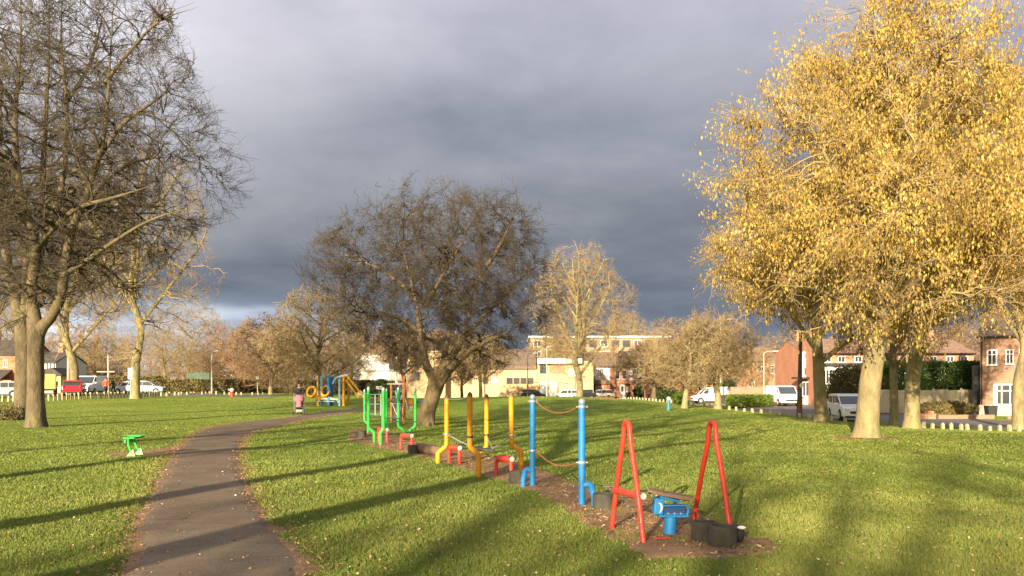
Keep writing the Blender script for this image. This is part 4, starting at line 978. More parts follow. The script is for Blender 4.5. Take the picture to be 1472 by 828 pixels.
fars += [(tI, 800, 125, 472, 'twiggy tree in front of the tall flat-roofed block, left', .9, 1.0), (tE, 938, 135, 468, 'far brown tree beside the right end of the flat-roofed block', 2.9, .9)]
for s_, px, D, ty, lab, rz, wd in fars: far_copy(s_, px, D, ty, lab, rz, bgt, wd)
# --- golden-leaved trees on the right
gold = leafmat('golden_leaf', [(0.0, (0.15, 0.09, 0.035)), (0.25, (0.29, 0.185, 0.045)), (0.6, (0.47, 0.33, 0.065)), (0.88, (0.58, 0.44, 0.11)), (1.0, (0.68, 0.57, 0.24))], 0.35, 0.5)
gg_ = 'golden-leaved trees on the right'
bG = gp(1245, 629); D = bG.y
g1s = [sk(bG, D, [(1245, 631), (1248, 590), (1253, 540), (1262, 480), (1273, 425), (1283, 380), (1295, 300, .3), (1305, 210, .5), (1310, 110, .5), (1312, 0, .4), (1318, -90, .4)], [39, 36, 34, 31, 26, 21, 15, 12, 8, 6, 3]),
       sk(bG, D, [(1280, 395), (1262, 340, -.5), (1230, 285, -1), (1190, 230, -1.4), (1160, 170, -1.5)], [15, 12, 9, 6, 3]),
       sk(bG, D, [(1285, 370), (1330, 320, -.5), (1375, 270, -1), (1420, 210, -1.5)], [14, 11, 8, 4]),
       sk(bG, D, [(1275, 420), (1235, 385, .6), (1180, 355, 1.2), (1120, 330, 1.5), (1070, 310, 1.5)], [12, 10, 8, 5, 2.5]),
       sk(bG, D, [(1300, 270, .3), (1262, 200, 1), (1225, 130, 1.6), (1205, 50, 2)], [11, 9, 6, 3]),
       sk(bG, D, [(1302, 240, .3), (1345, 170, 1), (1385, 90, 1.4), (1400, 10, 1.6)], [11, 9, 6, 3]),
       sk(bG, D, [(1280, 400), (1320, 385, 1.2), (1370, 365, 2), (1430, 355, 2.4)], [11, 9, 6, 3]),
       sk(bG, D, [(1284, 375), (1270, 345, -1.6), (1290, 290, -3), (1310, 230, -3.6)], [11, 8, 6, 3]),
       sk(bG, D, [(1290, 330, .2), (1240, 300, 2.2), (1200, 250, 3.2)], [10, 7, 4]),
       sk(bG, D, [(1308, 160, .5), (1270, 90, -1), (1250, 10, -1.6)], [8, 6, 3]),
       sk(bG, D, [(1308, 150, .5), (1350, 90, -1.6), (1370, 10, -2)], [8, 6, 3]),
       sk(bG, D, [(1262, 480), (1220, 440, -1), (1170, 415, -1.6), (1110, 410, -1.8)], [8, 6, 4.5, 2.5]),
       sk(bG, D, [(1270, 440), (1310, 425, -1.6), (1360, 420, -2.2), (1410, 425, -2.4)], [8, 6, 4.5, 2.5])]
envg = (((1292 - CX) / F * D, D, pz(335, D)), (5.7, 5.0, 7.9), .40, .42)
make_tree('golden_tree', 'large golden-leaved tree with thick pale leaning trunk, nearest on the right', 'tree', bG, g1s, [110, 1100, 7000], bark, twig_l, envg, 41, gg_, dict(mat=gold, n=98000, size=.049, asp=2.0, spread=.09, hang=.78, zlow=pz(395, D)), FT(3, .5, .0055, -.06), lump=.30)
def gold_tree(label, px, py, topy, hw, tw, seed, n, lowf, D=None, lean=(0, 0), size=.065, m=gold, fork=.25):
    return auto_tree('golden_tree', label, px, py, topy, hw, tw, seed, bark, twig_l, D, gg_, lowf, 1.0, 1.0, fork, 10, lean, .5, dict(mat=m, n=n, size=size, asp=1.6, spread=.12, hang=.7))
gold_b = leafmat('brown_gold_leaf', [(0.0, (0.14, 0.085, 0.03)), (0.4, (0.25, 0.16, 0.04)), (0.8, (0.40, 0.27, 0.055)), (1.0, (0.52, 0.38, 0.10))], 0.3, 0.55)
gold_tree('golden-leaved tree with straight trunk just right of the leaning one', 1311, 616, 60, 165, 25, 42, 42000, .28, lean=(.3, 0))
gold_tree('golden-brown tree whose dark trunk stands left of the white parked suv', 1181, 606, 250, 146, 22, 43, 22000, .37, m=gold_b, lean=(-.6, 0))
gold_tree('golden-leaved tree at the right edge in front of the brown brick house', 1465, 617, 150, 130, 21, 44, 34000, .34, lean=(-.2, 0), fork=.22)
gold_tree('thin golden-brown tree with dark forked trunk behind the two pale trunks', 1285, 600, 330, 90, 15, 45, 12000, .3, m=gold_b, D=46, fork=.3)
# --- trees standing behind the camera: the photograph shows only their shadows
def shadow_tree(px_c, y, H, r0, crown_r, label, seed, dens=.8, nl=6):
    x = px_c + .367 * y; b = Vector((x, y, hf(x, y))); rng = np.random.default_rng(seed)
    sk_ = auto_skel(rng, b, H, r0, crown_r, .42, nl)
    return make_tree('bare_tree', label, 'tree', b, sk_, [40, 260, 900], bark_d, twig_d, ((x, y, H * .68), (crown_r, crown_r, H * .34)), seed, 'trees behind the camera')
shadow_tree(-5.85, -5, 15, .42, 4.4, 'bare tree behind the camera whose trunk shadow crosses the near path', 61)
shadow_tree(-8.75, -4, 16, .38, 4.4, 'bare tree behind the camera throwing the second shadow across the path', 62)
shadow_tree(-13.6, -2, 15, .40, 4.3, 'bare tree behind the camera throwing the third shadow across the path', 63)
shadow_tree(-18.5, 1, 15, .30, 4.4, 'bare tree behind the camera shading the far left lawn', 64)
shadow_tree(-.6, -30, 15, .30, 5.2, 'bare tree behind the camera shading the middle of the lawn', 65, 1.0, 8)
shadow_tree(5.4, -30, 16, .30, 5.0, 'bare tree behind the camera shading the right grass with fine branches', 66, 1.0, 8)
shadow_tree(-3.2, -34, 17, .30, 5.2, 'bare tree farther behind the camera shading the mound', 67, 1.0, 8)
shadow_tree(11.5, -26, 14, .3, 5.0, 'bare tree behind the camera shading the far right grass', 68, 1.0, 8)
# --- far woodland as one mass
def woodland():
    rng = np.random.default_rng(91); n = 420
    px = np.concatenate([rng.uniform(-160, 560, n - 130), rng.uniform(560, 1500, 130)]); D = rng.uniform(175, 250, n); x = (px - CX) / F * D; z = h(x, D)
    H = (535 - 0) * 0 + rng.uniform(8, 13, n) * (1 + .25 * np.sin(px * .013 + 1)) * D / 210
    P = np.empty((n, 6, 3)); t = np.linspace(0, 1, 6)
    P[..., 0] = x[:, None] + np.cumsum(rng.normal(0, .25, (n, 6)), 1); P[..., 1] = D[:, None]; P[..., 2] = z[:, None] + t * H[:, None]
    Rd = (0.15 * (1 - .85 * t))[None, :] * np.ones((n, 1)); L = H
    V, Fq = tubes(P, Rd, 4); VV = [V]; FF = [Fq]; off = len(V)
    for s in (spec(13, (.12, 1), 30, .42, wig=.1, up=.14, rr=.5, rmin=.04, pts=5, tip=.5), spec(13, (.1, 1), 34, .55, wig=.14, up=.12, rr=.6, rmin=.03, pts=4, tip=.5)):
        P, Rd, L = children(rng, P, Rd, L, s, None); V, Fq = tubes(P, Rd, 3); VV.append(V); FF.append(Fq + off); off += len(V)
    tag(mesh_np('woodland', np.concatenate(VV), [np.concatenate(FF)], mat('woodland_twigs', (0.33, 0.225, 0.13), 0.9, (0.24, 0.15, 0.09), 0.05)), 'far reddish brown bare woodland along the skyline', 'woodland', kind='stuff')
woodland()
# ================================================================== BUILDINGS
def hbox(D, px0, px1, py0, py1, y0, y1, mb=None):
    """box whose front face fills the pixel rectangle at distance D (y0,y1: depth range)"""
    x0, x1 = (px0 - CX) / F * D, (px1 - CX) / F * D; z0, z1 = pz(py1, D), pz(py0, D)
    mb = mb or MB(); return mb.box(((x0 + x1) / 2, (y0 + y1) / 2, (z0 + z1) / 2), (abs(x1 - x0), abs(y1 - y0), abs(z1 - z0)))
upvc = mat('white_window_frame', (0.80, 0.79, 0.76), 0.4, None, 5)
def window(root, D, x0, x1, y0, y1, nx=2, ny=1, proud=0.03, fr=0.07, m=None, sill=True, curtain=False, face=None):
    """a framed window: frame part with a pane sub-part; pixel rectangle at distance D; the wall front stands at y = face"""
    yf = (face if face is not None else D) - proud
    X0, X1 = (x0 - CX) / F * D, (x1 - CX) / F * D; Z0, Z1 = pz(y1, D), pz(y0, D)
    f = MB(); d = 0.06
    f.box(((X0 + X1) / 2, yf, Z1 - fr / 2), (X1 - X0, d, fr)).box(((X0 + X1) / 2, yf, Z0 + fr / 2), (X1 - X0, d, fr))
    f.box((X0 + fr / 2, yf, (Z0 + Z1) / 2), (fr, d, Z1 - Z0 - 2 * fr)).box((X1 - fr / 2, yf, (Z0 + Z1) / 2), (fr, d, Z1 - Z0 - 2 * fr))
    for i in range(1, nx): f.box((X0 + (X1 - X0) * i / nx, yf + .003, (Z0 + Z1) / 2), (fr * .8, d * .8, Z1 - Z0 - 2 * fr))
    if ny > 1: f.box(((X0 + X1) / 2, yf + .004, Z0 + (Z1 - Z0) * .68), (X1 - X0 - 2 * fr, d * .7, fr * .7))
    o = f.build('window', m or upvc, root)
    MB().box(((X0 + X1) / 2, yf + 0.012, (Z0 + Z1) / 2), (X1 - X0 - 2 * fr, 0.02, Z1 - Z0 - 2 * fr)).build('pane', glass, o)
    if curtain:
        c = MB(); n_ = 9
        for s_, e_ in ((0.02, .16), (.84, .98)):
            for i in range(n_): u = s_ + (e_ - s_) * i / n_; c.box((X0 + (X1 - X0) * (u + .012), yf - .0 + .0015, (Z0 + Z1) / 2), ((X1 - X0) * .022, 0.004, Z1 - Z0 - 2 * fr - .02))
        c.build('net_curtain', white_p, o)
    if sill: MB().box(((X0 + X1) / 2, yf - .05, Z0 - .03), (X1 - X0 + .12, .14, .05)).build('sill', m or upvc, o)
    return o
def door(root, D, x0, x1, y0, y1, m, face=None, glazed=True, name='door'):
    yf = (face if face is not None else D) - .03; X0, X1 = (x0 - CX) / F * D, (x1 - CX) / F * D; Z0, Z1 = pz(y1, D), pz(y0, D)
    o = MB().box(((X0 + X1) / 2, yf, (Z0 + Z1) / 2), (X1 - X0, .07, Z1 - Z0)).build(name, m, root)
    if glazed: MB().box(((X0 + X1) / 2, yf - .04, Z0 + (Z1 - Z0) * .72), ((X1 - X0) * .5, .02, (Z1 - Z0) * .35)).build('pane', glass, o)
    MB().ball((X1 - (X1 - X0) * .15, yf - .05, Z0 + (Z1 - Z0) * .45), .03, 8, 6).build('handle', chrome, o)
    return o
def groundz(x, y): return hf(x, y)
def gable_roof_x(x0, x1, y0, y1, ze, zr, over=.25, t=.14):
    """ridge along x"""
    ym = (y0 + y1) / 2; a, b = y0 - over, y1 + over; zo = ze - (zr - ze) / (ym - y0) * over
    return MB().prism([(a, zo), (ym, zr), (b, zo), (b, zo + t), (ym, zr + t), (a, zo + t)], x0 - .12, x1 + .12, 'x')
def wall_pent_x(x0, x1, y0, y1, zb, ze, zr):
    """walls with triangular ends, ridge along x"""
    return MB().prism([(y0, zb), (y1, zb), (y1, ze), ((y0 + y1) / 2, zr - .02), (y0, ze)], x0, x1, 'x')
def X_(px, D): return (px - CX) / F * D
def chimney(roof, x, y, zb, m, hh=1.4):
    c = MB().box((x, y, zb + hh / 2 - .3), (.7, .55, hh + .6)).build('chimney', m, roof)
    p = MB()
    for s in (-1, 1): p.lathe((x + s * .16, y, zb + hh), [(.11, 0), (.10, .3)], 8)
    p.build('chimney_pot', br_or, c)
# -- yellow brick school: low wing and taller entrance block
D = 118; rt = thing('school_building', 'long yellow brick building with white garage doors and strip windows', 'building', (X_(710, D), D, hf(X_(710, D), D)), 0)
zb = -2.0
def wallbox(root, px0, px1, pytop, D, depth, m, name='wall', zb=-1.5):
    x0, x1 = X_(px0, D), X_(px1, D); zt = pz(pytop, D)
    return MB().box(((x0 + x1) / 2, D + depth / 2, (zb + zt) / 2), (x1 - x0, depth, zt - zb)).build(name, m, root)
wallbox(rt, 640, 773, 530, D, 12, br_ye)
r_ = MB().prism([(D - .4, pz(530.5, D)), (D + 12.3, pz(530.5, D)), (D + 12.3, pz(530.5, D) + .6), (D + 6, pz(502, D + 6)), (D - .4, pz(530.5, D) + .35)], X_(639, D), X_(771, D), 'x').build('roof', tile_b, rt)
wallbox(rt, 773, 853, 519, D - 1.2, 13, br_ye)
MB().box(((X_(772, D) + X_(835, D)) / 2, D - 1.6, pz(519.5, D)), (X_(835, D) - X_(772, D), 1.0, .75)).build('fascia', white_p, rt)
wallbox(rt, 585, 640, 507, D - 2, 14, br_ye)
MB().box(((X_(585, D) + X_(641, D)) / 2, D + 5, pz(507, D - 2) + .12), (X_(641, D) - X_(584, D), 14.6, .24)).build('roof_edge', conc, rt)
def Wd(*a, **k): return window(rt, *a, **k)
for x0 in (728, 738, 748, 758): Wd(D, x0, x0 + 9, 543, 552, 1, 1, m=dsteel, sill=False)
Wd(D, 694, 702, 542, 552, 1, 1, m=dsteel, sill=False); Wd(D - 2, 592, 603, 535, 546, 2, 2, face=D - 2, m=dsteel); Wd(D - 1.2, 776, 787, 522, 537, 2, 1, face=D - 1.2, m=dsteel, sill=False)
MB().box(((X_(788, D) + X_(812, D)) / 2, D - 1.235, pz(530, D)), (X_(812, D) - X_(789, D), .06, 1.5)).build('red_panel', br_or, rt)
for x0, x1 in ((776, 787), (789, 800)): door(rt, D - 1.2, x0, x1, 549, 572, white_p, face=D - 1.2, glazed=False, name='garage_door')
MB().box((X_(710, D), D - .06, pz(546, D)), (.75, .08, .8)).build('notice_board', white_p, rt)
MB().box((X_(823, D), D - 1.3, pz(536, D)), (1.4, .1, 1.0)).build('notice_board', white_p, rt)
# -- three storey flat-roofed block behind
D = 152; rt = thing('flat_roofed_block', 'tall pale flat-roofed block rising behind the yellow building, rows of dark windows', 'building', (X_(860, D), D, hf(X_(860, D), D)))
wallbox(rt, 762, 962, 485, D, 14, mat('buff_panels', (0.38, 0.28, 0.18), .85, (0.32, 0.24, 0.155), .6, .2))
MB().box(((X_(760, D) + X_(964, D)) / 2, D + 7, pz(484.3, D)), (X_(964, D) - X_(760, D), 14.8, .35)).build('roof_edge', white_p, rt)
for row, (a, b) in enumerate(((489, 499), (505, 513))):
    for i in range(12):
        x0 = 767 + i * 16; window(rt, D, x0, x0 + 11, a, b, 2, 1, sill=False, fr=.1, m=dsteel if (i % 3) else upvc)
# -- brick hall and white block left of the hawthorn
D = 128; rt = thing('brick_hall', 'low orange and cream hall left of the yellow building', 'building', (X_(560, D), D, hf(X_(560, D), D)))
wallbox(rt, 520, 592, 533, D, 10, br_or, zb=-1.5)
wallbox(rt, 519, 593, 533, D - .2, .15, render_m, name='render_band', zb=pz(547, D))
MB().box(((X_(518, D) + X_(594, D)) / 2, D + 5, pz(532.5, D)), (X_(594, D) - X_(518, D), 10.8, .3)).build('roof_edge', conc, rt)
window(rt, D, 540, 546, 550, 555, 1, 1, face=D, m=dsteel, sill=False)
D = 150; rt = thing('white_block', 'plain white flat-topped block showing above the brick hall', 'building', (X_(538, D), D, hf(X_(538, D), D)))
wallbox(rt, 508, 559, 509, D, 9, white_p); MB().box((X_(533.5, D), D + 4.5, pz(508.8, D)), (X_(560, D) - X_(507, D), 9.4, .3)).build('roof_edge', conc, rt)
for x0 in (561, 567): tag(MB().tube([(X_(x0 + 9, 140), 140, -1), (X_(x0 + 9, 140), 140, pz(508, 140))], .14, 8).build('mast', white_p, loc=(X_(x0 + 9, 140), 140, -1), smooth=True), ('left' if x0 == 561 else 'right') + ' one of two thin white masts between the white block and yellow building', 'mast', 'white masts')
# -- terrace with white panels and porches
D = 124
for q, (a, b, lab) in enumerate(((833, 883, 'orange brick terrace house behind the silver estate car, white first-floor panel'), (883, 931, 'orange brick terrace house right of the porch pair, by the wheelie bins'))):
    rt = thing('terrace_house', lab, 'house', (X_((a + b) / 2, D), D, hf(X_((a + b) / 2, D), D)), 0, 'terrace houses with white panels')
    x0, x1 = X_(a, D) + .003 * q, X_(b, D); ze = pz(527, D); zr = pz(507.5, D + 4.5)
    wall_pent_x(x0, x1, D, D + 9, -1.6, ze, zr).build('wall', br_or, rt)
    rf = gable_roof_x(x0 + .12 + .01 * q, x1 - .12 - .01, D, D + 9, ze, zr, .3).build('roof', tile_b, rt)
    chimney(rf, x0 + .9, D + 4.5, zr, br_or, 1.0)
    MB().box((X_(a + 33, D), D - .05, pz(537, D)), (X_(a + 46, D) - X_(a + 24, D), .10, 2.0)).build('white_panel', white_p, rt)
    window(rt, D, a + 2, a + 8, 532, 545, 1, 1); window(rt, D, a + 11, a + 18, 532, 545, 1, 1)
    window(rt, D, a + 26, a + 35, 530, 541, 3, 1, face=D - .12)
    MB().tube([(x0, D - .38, ze - .03), (x1 - .02, D - .38, ze - .03)], .07, 8).build('gutter', black_m, rt, True)
    MB().tube([(x0 + .25, D - .08, -1.2), (x0 + .25, D - .08, ze - .05)], .05, 8).build('drainpipe', black_m, rt, True)
    # porch
    pa, pb = (a + 22, a + 46); y0 = D - 2.4
    wallbox(rt, pa + 1, pb - 2, 553, y0, 2.4, br_or, 'porch_wall')
    MB().prism([(X_(pa - 5, y0), pz(552, y0)), (X_(pb, y0), pz(552, y0)), (X_(pb, y0), pz(550.5, y0)), (X_(pb - 8, y0), pz(543, y0))], y0 - .3, D - .01).build('porch_roof', tile_b, rt)
    window(rt, y0, pa + 5, pa + 12, 556, 565, 2, 1, face=y0); door(rt, D, a + 8, a + 15, 553, 575, white_p)
    door(rt, D - .0, a + 17, a + 21, 555, 574, white_p, glazed=False)
# -- orange gable with extension
D = 112; rt = thing('gable_house', 'orange brick house with sloping side extension behind the dark round bush', 'house', (X_(970, D), D, hf(X_(970, D), D)))
x0, x1 = X_(938, D), X_(1030, D); ze = pz(522, D); zr = pz(503, D + 4.5)
wall_pent_x(x0 + 4, x1, D, D + 9, -1.6, ze, zr).build('wall', br_or, rt)
rf = gable_roof_x(x0 + 4.1, x1 - .1, D, D + 9, ze, zr).build('roof', tile_b, rt); chimney(rf, X_(1005, D), D + 4.5, zr, br_or, 1.2)
MB().prism([(x0 - .4, -1.6), (x0 + 4.1, -1.6), (x0 + 4.1, pz(526, D)), (x0 + 3.2, pz(526, D)), (x0 - .4, pz(547, D))], D - .5, D + 7).build('side_extension', br_or, rt)
MB().prism([(x0 - .8, pz(549, D)), (x0 + 4.0, pz(523.5, D)), (x0 + 4.0, pz(522.4, D)), (x0 - .8, pz(548, D))], D - .8, D + 7.2).build('extension_roof', tile_b, rt)
window(rt, D, 1003, 1012, 552, 562, 2, 1); window(rt, D, 976, 984, 553, 563, 1, 1); window(rt, D, 1004, 1012, 528, 536, 2, 1); window(rt, D, 978, 985, 529, 537, 2, 1)
# -- houses beyond, between the hedge and the gable house
D = 118; rt = thing('brick_house', 'orange brick house behind the clipped green hedge, small white windows', 'house', (X_(1080, D), D, hf(X_(1080, D), D)))
x0, x1 = X_(1036, D), X_(1120, D); ze = pz(520, D); zr = pz(501, D + 5)
wall_pent_x(x0, x1, D, D + 10, -1.6, ze, zr).build('wall', br_or, rt)
rf = gable_roof_x(x0, x1, D, D + 10, ze, zr).build('roof', tile_p, rt); chimney(rf, X_(1060, D), D + 5, zr, br_or, 1.1)
for a, b_, c_, d in ((1108, 1117, 525, 537), (1090, 1099, 524, 534), (1050, 1058, 525, 534), (1076, 1085, 548, 556)): window(rt, D, a, b_, c_, d, 2, 2)
# -- gable house with white front (seen corner-on) and long terrace to its right
D = 84; rt = thing('gable_house', 'orange gable house with white front bay and black porch, behind the white van', 'house', (X_(1140, D), D, hf(X_(1140, D), D)))
xm, xb = X_(1150, D), X_(1178, D); zb = -1.5; zpk = pz(491.5, D + 4)
wall_pent_x(xm, xb, D, D + 8, zb, pz(504, D), zpk).build('wall', br_or, rt)
rf = gable_roof_x(xm + .1, xb - .1, D, D + 8, pz(504, D), zpk, .3).build('roof', tile_p, rt)
MB().box(((X_(1151, D) + X_(1172, D)) / 2, D - .10, (pz(545, D) + pz(505, D)) / 2), (X_(1172, D) - X_(1151, D), .18, pz(505, D) - pz(545, D))).build('white_bay', render_m, rt)
window(rt, D, 1155, 1168, 508, 516, 2, 1, face=D - .19); window(rt, D, 1154, 1168, 528, 540, 2, 1, face=D - .19)
MB().box(((X_(1138, D) + X_(1172, D)) / 2, D - .7, pz(543.5, D)), (X_(1172, D) - X_(1137, D), 1.4, .18)).build('porch_roof', black_m, rt)
MB().box((X_(1163, D), D - .45, (pz(570, D) + zb) / 2), (X_(1174, D) - X_(1152, D), .9, pz(570, D) - zb)).build('porch_wall', render_m, rt)
window(rt, D - .9, 1153, 1173, 549, 570, 4, 1, face=D - .9, sill=False)
chimney(rf, X_(1168, D), D + 4, zpk, br_or, 1.0)
# long terrace: five houses
D = 80
edges = [1178, 1222, 1266, 1310, 1354, 1400]; labs = ['terrace house just right of the white bay, above the brown bush', 'terrace house behind the leaning golden tree trunk', 'terrace house seen between the leaning and straight pale trunks', 'terrace house above the laurel hedge, right of the straight trunk', 'end terrace house beside the brown brick house']
for q in range(5):
    a, b = edges[q], edges[q + 1]; rt = thing('terrace_house', labs[q], 'house', (X_((a + b) / 2, D), D, hf(X_((a + b) / 2, D), D)), 0, 'long terrace behind the golden trees')
    x0, x1 = X_(a, D) + .004, X_(b, D); ze = pz(508, D); zr = pz(489, D + 4)
    wall_pent_x(x0, x1, D, D + 8, -1.8, ze, zr).build('wall', br_or, rt)
    rf = gable_roof_x(x0 + .125, x1 - .125, D, D + 8, ze, zr, .3).build('roof', tile_p, rt)
    if q % 2 == 0: chimney(rf, x0 + .8, D + 4, zr, br_or, 1.1)
    MB().tube([(x0, D - .38, ze - .03), (x1 - .02, D - .38, ze - .03)], .07, 8).build('gutter', black_m, rt, True)
    window(rt, D, a + 6, a + 17, 512, 521, 2, 1); window(rt, D, a + 26, a + 37, 512, 521, 2, 1)
    y0 = D - 1.6
    MB().prism([(y0 - .2, pz(526.5, y0)), (D - .01, pz(523, D)), (D - .01, pz(521.8, D)), (y0 - .2, pz(525.2, y0))], x0 + .01, x1 - .01, 'x').build('lean_to_roof', black_m, rt)
    MB().box(((x0 + x1) / 2, y0 + .8, (pz(526.6, y0) - 1.8) / 2), (x1 - x0 - .3, 1.55, pz(526.6, y0) + 1.8)).build('lean_to_wall', render_m, rt)
    window(rt, y0, a + 5, a + 22, 531, 552, 4, 1, face=y0 + .03, sill=False); door(rt, y0, a + 27, a + 36, 533, 570, white_p, face=y0 + .03)
# -- brown brick house at the right
D = 62; bx = X_(1409, D); rt = thing('brick_house', 'brown brick house at the right edge with big white-framed window and beige base', 'house', (bx, D, hf(bx, D)))
x0, x1 = bx, bx + 11; zb = -1.6; ze = pz(484, D); zr = pz(452, D + 4.5)
wall_pent_x(x0, x1, D, D + 9, zb, ze, zr).build('wall', br_br, rt)
rf = gable_roof_x(x0, x1, D, D + 9, ze, zr).build('roof', tile_b, rt); chimney(rf, x0 + 1.2, D + 4.5, zr, br_or, 1.2)
MB().box(((x0 - .05 + x1) / 2, D - .08, (zb + pz(582, D)) / 2), (x1 - x0 + .1, .14, pz(582, D) - zb)).build('plinth', conc, rt)
window(rt, D, 1425, 1456, 552, 582, 3, 2, fr=.09, curtain=True); window(rt, D, 1417, 1430, 503, 525, 2, 2, fr=.08, curtain=True)
window(rt, D, 1440, 1450, 503, 524, 2, 2, fr=.08); window(rt, D, 1456, 1466, 503, 524, 2, 2, fr=.08)
MB().tube([(x0 + .1, D - .08, pz(583, D)), (x0 + .1, D - .08, ze - .1)], .05, 8).build('drainpipe', black_m, rt, True)
MB().tube([(x0 - .25, D - .3, ze - .05), (x1, D - .3, ze - .05)], .07, 8).build('gutter', black_m, rt, True)
rt.rotation_euler = (0, 0, R(-31))
# -- left houses
D = 118; rt = thing('brick_house', 'orange brick house at the far left, between the trunks and the frame', 'house', (X_(0, D), D, hf(X_(0, D), D)))
x0, x1 = X_(-60, D), X_(28, D); ze = pz(510, D); zr = pz(490, D + 5)
wall_pent_x(x0, x1, D, D + 9, -1, ze, zr).build('wall', br_or, rt); rf = gable_roof_x(x0, x1, D, D + 9, ze, zr).build('roof', tile_d, rt); chimney(rf, x0 + 3, D + 4.5, zr, br_or)
window(rt, D, 5, 11, 517, 528, 2, 1); window(rt, D, -14, -4, 517, 528, 2, 1)
y0 = D - 2.5; MB().prism([(y0 - .3, pz(547, y0)), (D - .01, pz(533, D)), (D - .01, pz(531, D)), (y0 - .3, pz(545, y0))], x0 + 2, X_(18, D), 'x').build('porch_roof', tile_d, rt)
wallbox(rt, -30, 16, 546.5, y0, 2.5, br_or, 'porch_wall', zb=-1)
D = 112; rt = thing('white_gabled_house', 'white and black upper-floored house seen right of the nearest left trunk', 'house', (X_(66, D), D, hf(X_(66, D), D)))
x0, x1 = X_(36, D), X_(80, D); ze = pz(521, D); zr = pz(507, D + 4)
wall_pent_x(x0, x1, D, D + 8, -1, ze, zr).build('wall', render_m, rt); rf = gable_roof_x(x0, x1, D, D + 8, ze, zr).build('roof', tile_d, rt); chimney(rf, x1 - 1.4, D + 4, zr, br_or)
for k in range(4): MB().box((X_(63 + k * 5, D), D - .04, pz(528, D)), (.16, .08, 1.3)).build('timber_strip', black_m, rt)
window(rt, D, 64.5, 67, 523, 531, 1, 1, sill=False); window(rt, D, 69.5, 72, 523, 531, 1, 1, sill=False)
y0 = D - 3; MB().prism([(X_(62, y0), pz(540, y0)), (X_(90, y0), pz(540, y0)), (X_(90, y0), pz(538.5, y0)), (X_(76, y0), pz(528.5, y0)), (X_(62, y0), pz(531.5, y0))], y0 - .3, D - .01).build('porch_roof', tile_d, rt)
wallbox(rt, 64, 87, 540, y0, 3, mat('cream_wall', (.62, .50, .30), .85), 'porch_wall', zb=-1)
# far shed and pale building by the green fence
D = 150; rt = thing('pale_building', 'pale distant building beside the green mesh fence', 'building', (X_(322, D), D, hf(X_(322, D), D)))
wallbox(rt, 303, 345, 527, D, 8, render_m); MB().box((X_(324, D), D + 4, pz(526.6, D)), (X_(347, D) - X_(301, D), 8.6, .3)).build('roof_edge', conc, rt); window(rt, D, 315, 322, 534, 543, 2, 1)
# ================================================================== FENCES, WALLS, HEDGES
def bush(name, label, cat, c, r, n, size, stops, seed, box=False, group=None, hang=0.0, matname=None, stems=True):
    rng = np.random.default_rng(seed); c = np.array(c, float); r = np.array(r, float)
    root = thing(name, label, cat, (c[0], c[1], hf(c[0], c[1])), 0, group); off = np.array(root.location)
    if box:
        p = rng.uniform(-1, 1, (n, 3)); ax = rng.integers(0, 3, n); sg = rng.choice([-1, 1], n)
        f = rng.random(n) < .72; p[np.arange(n)[f], ax[f]] = sg[f] * (1 - .16 * rng.random(f.sum()))
        p = p * (1 + .05 * np.sin(p[:, [1, 2, 0]] * 9 + seed)) * r + c
    else:
        u = rng.normal(0, 1, (n, 3)); u /= np.linalg.norm(u, axis=1, keepdims=True); rad = 1 - .38 * rng.random(n) ** 1.6
        k = 1 + .10 * np.sin(u[:, 0] * 5 + seed) * np.sin(u[:, 2] * 6) + .07 * np.sin(u[:, 1] * 11 + u[:, 0] * 9)
        p = u * (rad * k)[:, None] * r + c
    p = p[p[:, 2] > h(p[:, 0], p[:, 1])]
    V, Fq, tint = leaf_quads(rng, p, size, 1.5, hang)
    m = MATS.get(matname) if matname else None
    m = m or leafmat(matname or name + '_leaf', stops, .2, .6)
    mesh_np('foliage', V - off, [Fq], m, root, smooth=False, tint=tint)
    # twiggy inside
    k = 60; st = np.stack([c[0] + rng.uniform(-.75, .75, k) * r[0], c[1] + rng.uniform(-.6, .6, k) * r[1], np.full(k, c[2] - r[2] * .95)], 1)
    en = c + rng.uniform(-.85, .85, (k, 3)) * r; en[:, 2] = c[2] + rng.uniform(.1, .75, k) * r[2]
    P = st[:, None] + (en - st)[:, None] * np.linspace(0, 1, 4)[None, :, None]
    V, Fq = tubes(P, np.full((k, 4), min(.03, .018 * float(r.max()))), 4); mesh_np('stems', V - off, [Fq], bark_d, root)
    return root
lau = [(0, (.03, .07, .012)), (.5, (.06, .12, .02)), (.85, (.12, .18, .03)), (1, (.22, .26, .06))]
brn = [(0, (.10, .075, .03)), (.5, (.18, .14, .05)), (.85, (.26, .20, .07)), (1, (.34, .27, .1))]
dgr = [(0, (.018, .035, .01)), (.6, (.04, .06, .018)), (1, (.09, .10, .03))]
grn = [(0, (.07, .12, .02)), (.6, (.15, .21, .03)), (1, (.26, .30, .06))]
def at3(px, py, D): return ((px - CX) / F * D, D, pz(py, D))
def bpx(name, label, cat, px0, px1, py0, py1, D, ry, n, size, stops, seed, **k):
    c = at3((px0 + px1) / 2, (py0 + py1) / 2, D); return bush(name, label, cat, c, ((px1 - px0) / 2 * D / F, ry, (py1 - py0) / 2 * D / F), n, size, stops, seed, **k)
bpx('hedge', 'tall dark green laurel hedge above the pale fence between the trunks and brown house', 'hedge', 1262, 1405, 521, 585, 70, 1.6, 26000, .13, lau, 1, box=True)
bpx('bush', 'big rounded olive-brown bush behind the white suv', 'bush', 1190, 1268, 524, 596, 66, 1.8, 16000, .11, [(0, (.07, .07, .02)), (.5, (.12, .11, .03)), (1, (.2, .17, .05))], 2)
bpx('bush', 'low scrubby yellow-brown planting in front of the pale fence', 'bush', 1318, 1402, 577, 600, 60, .8, 7000, .10, brn, 3)
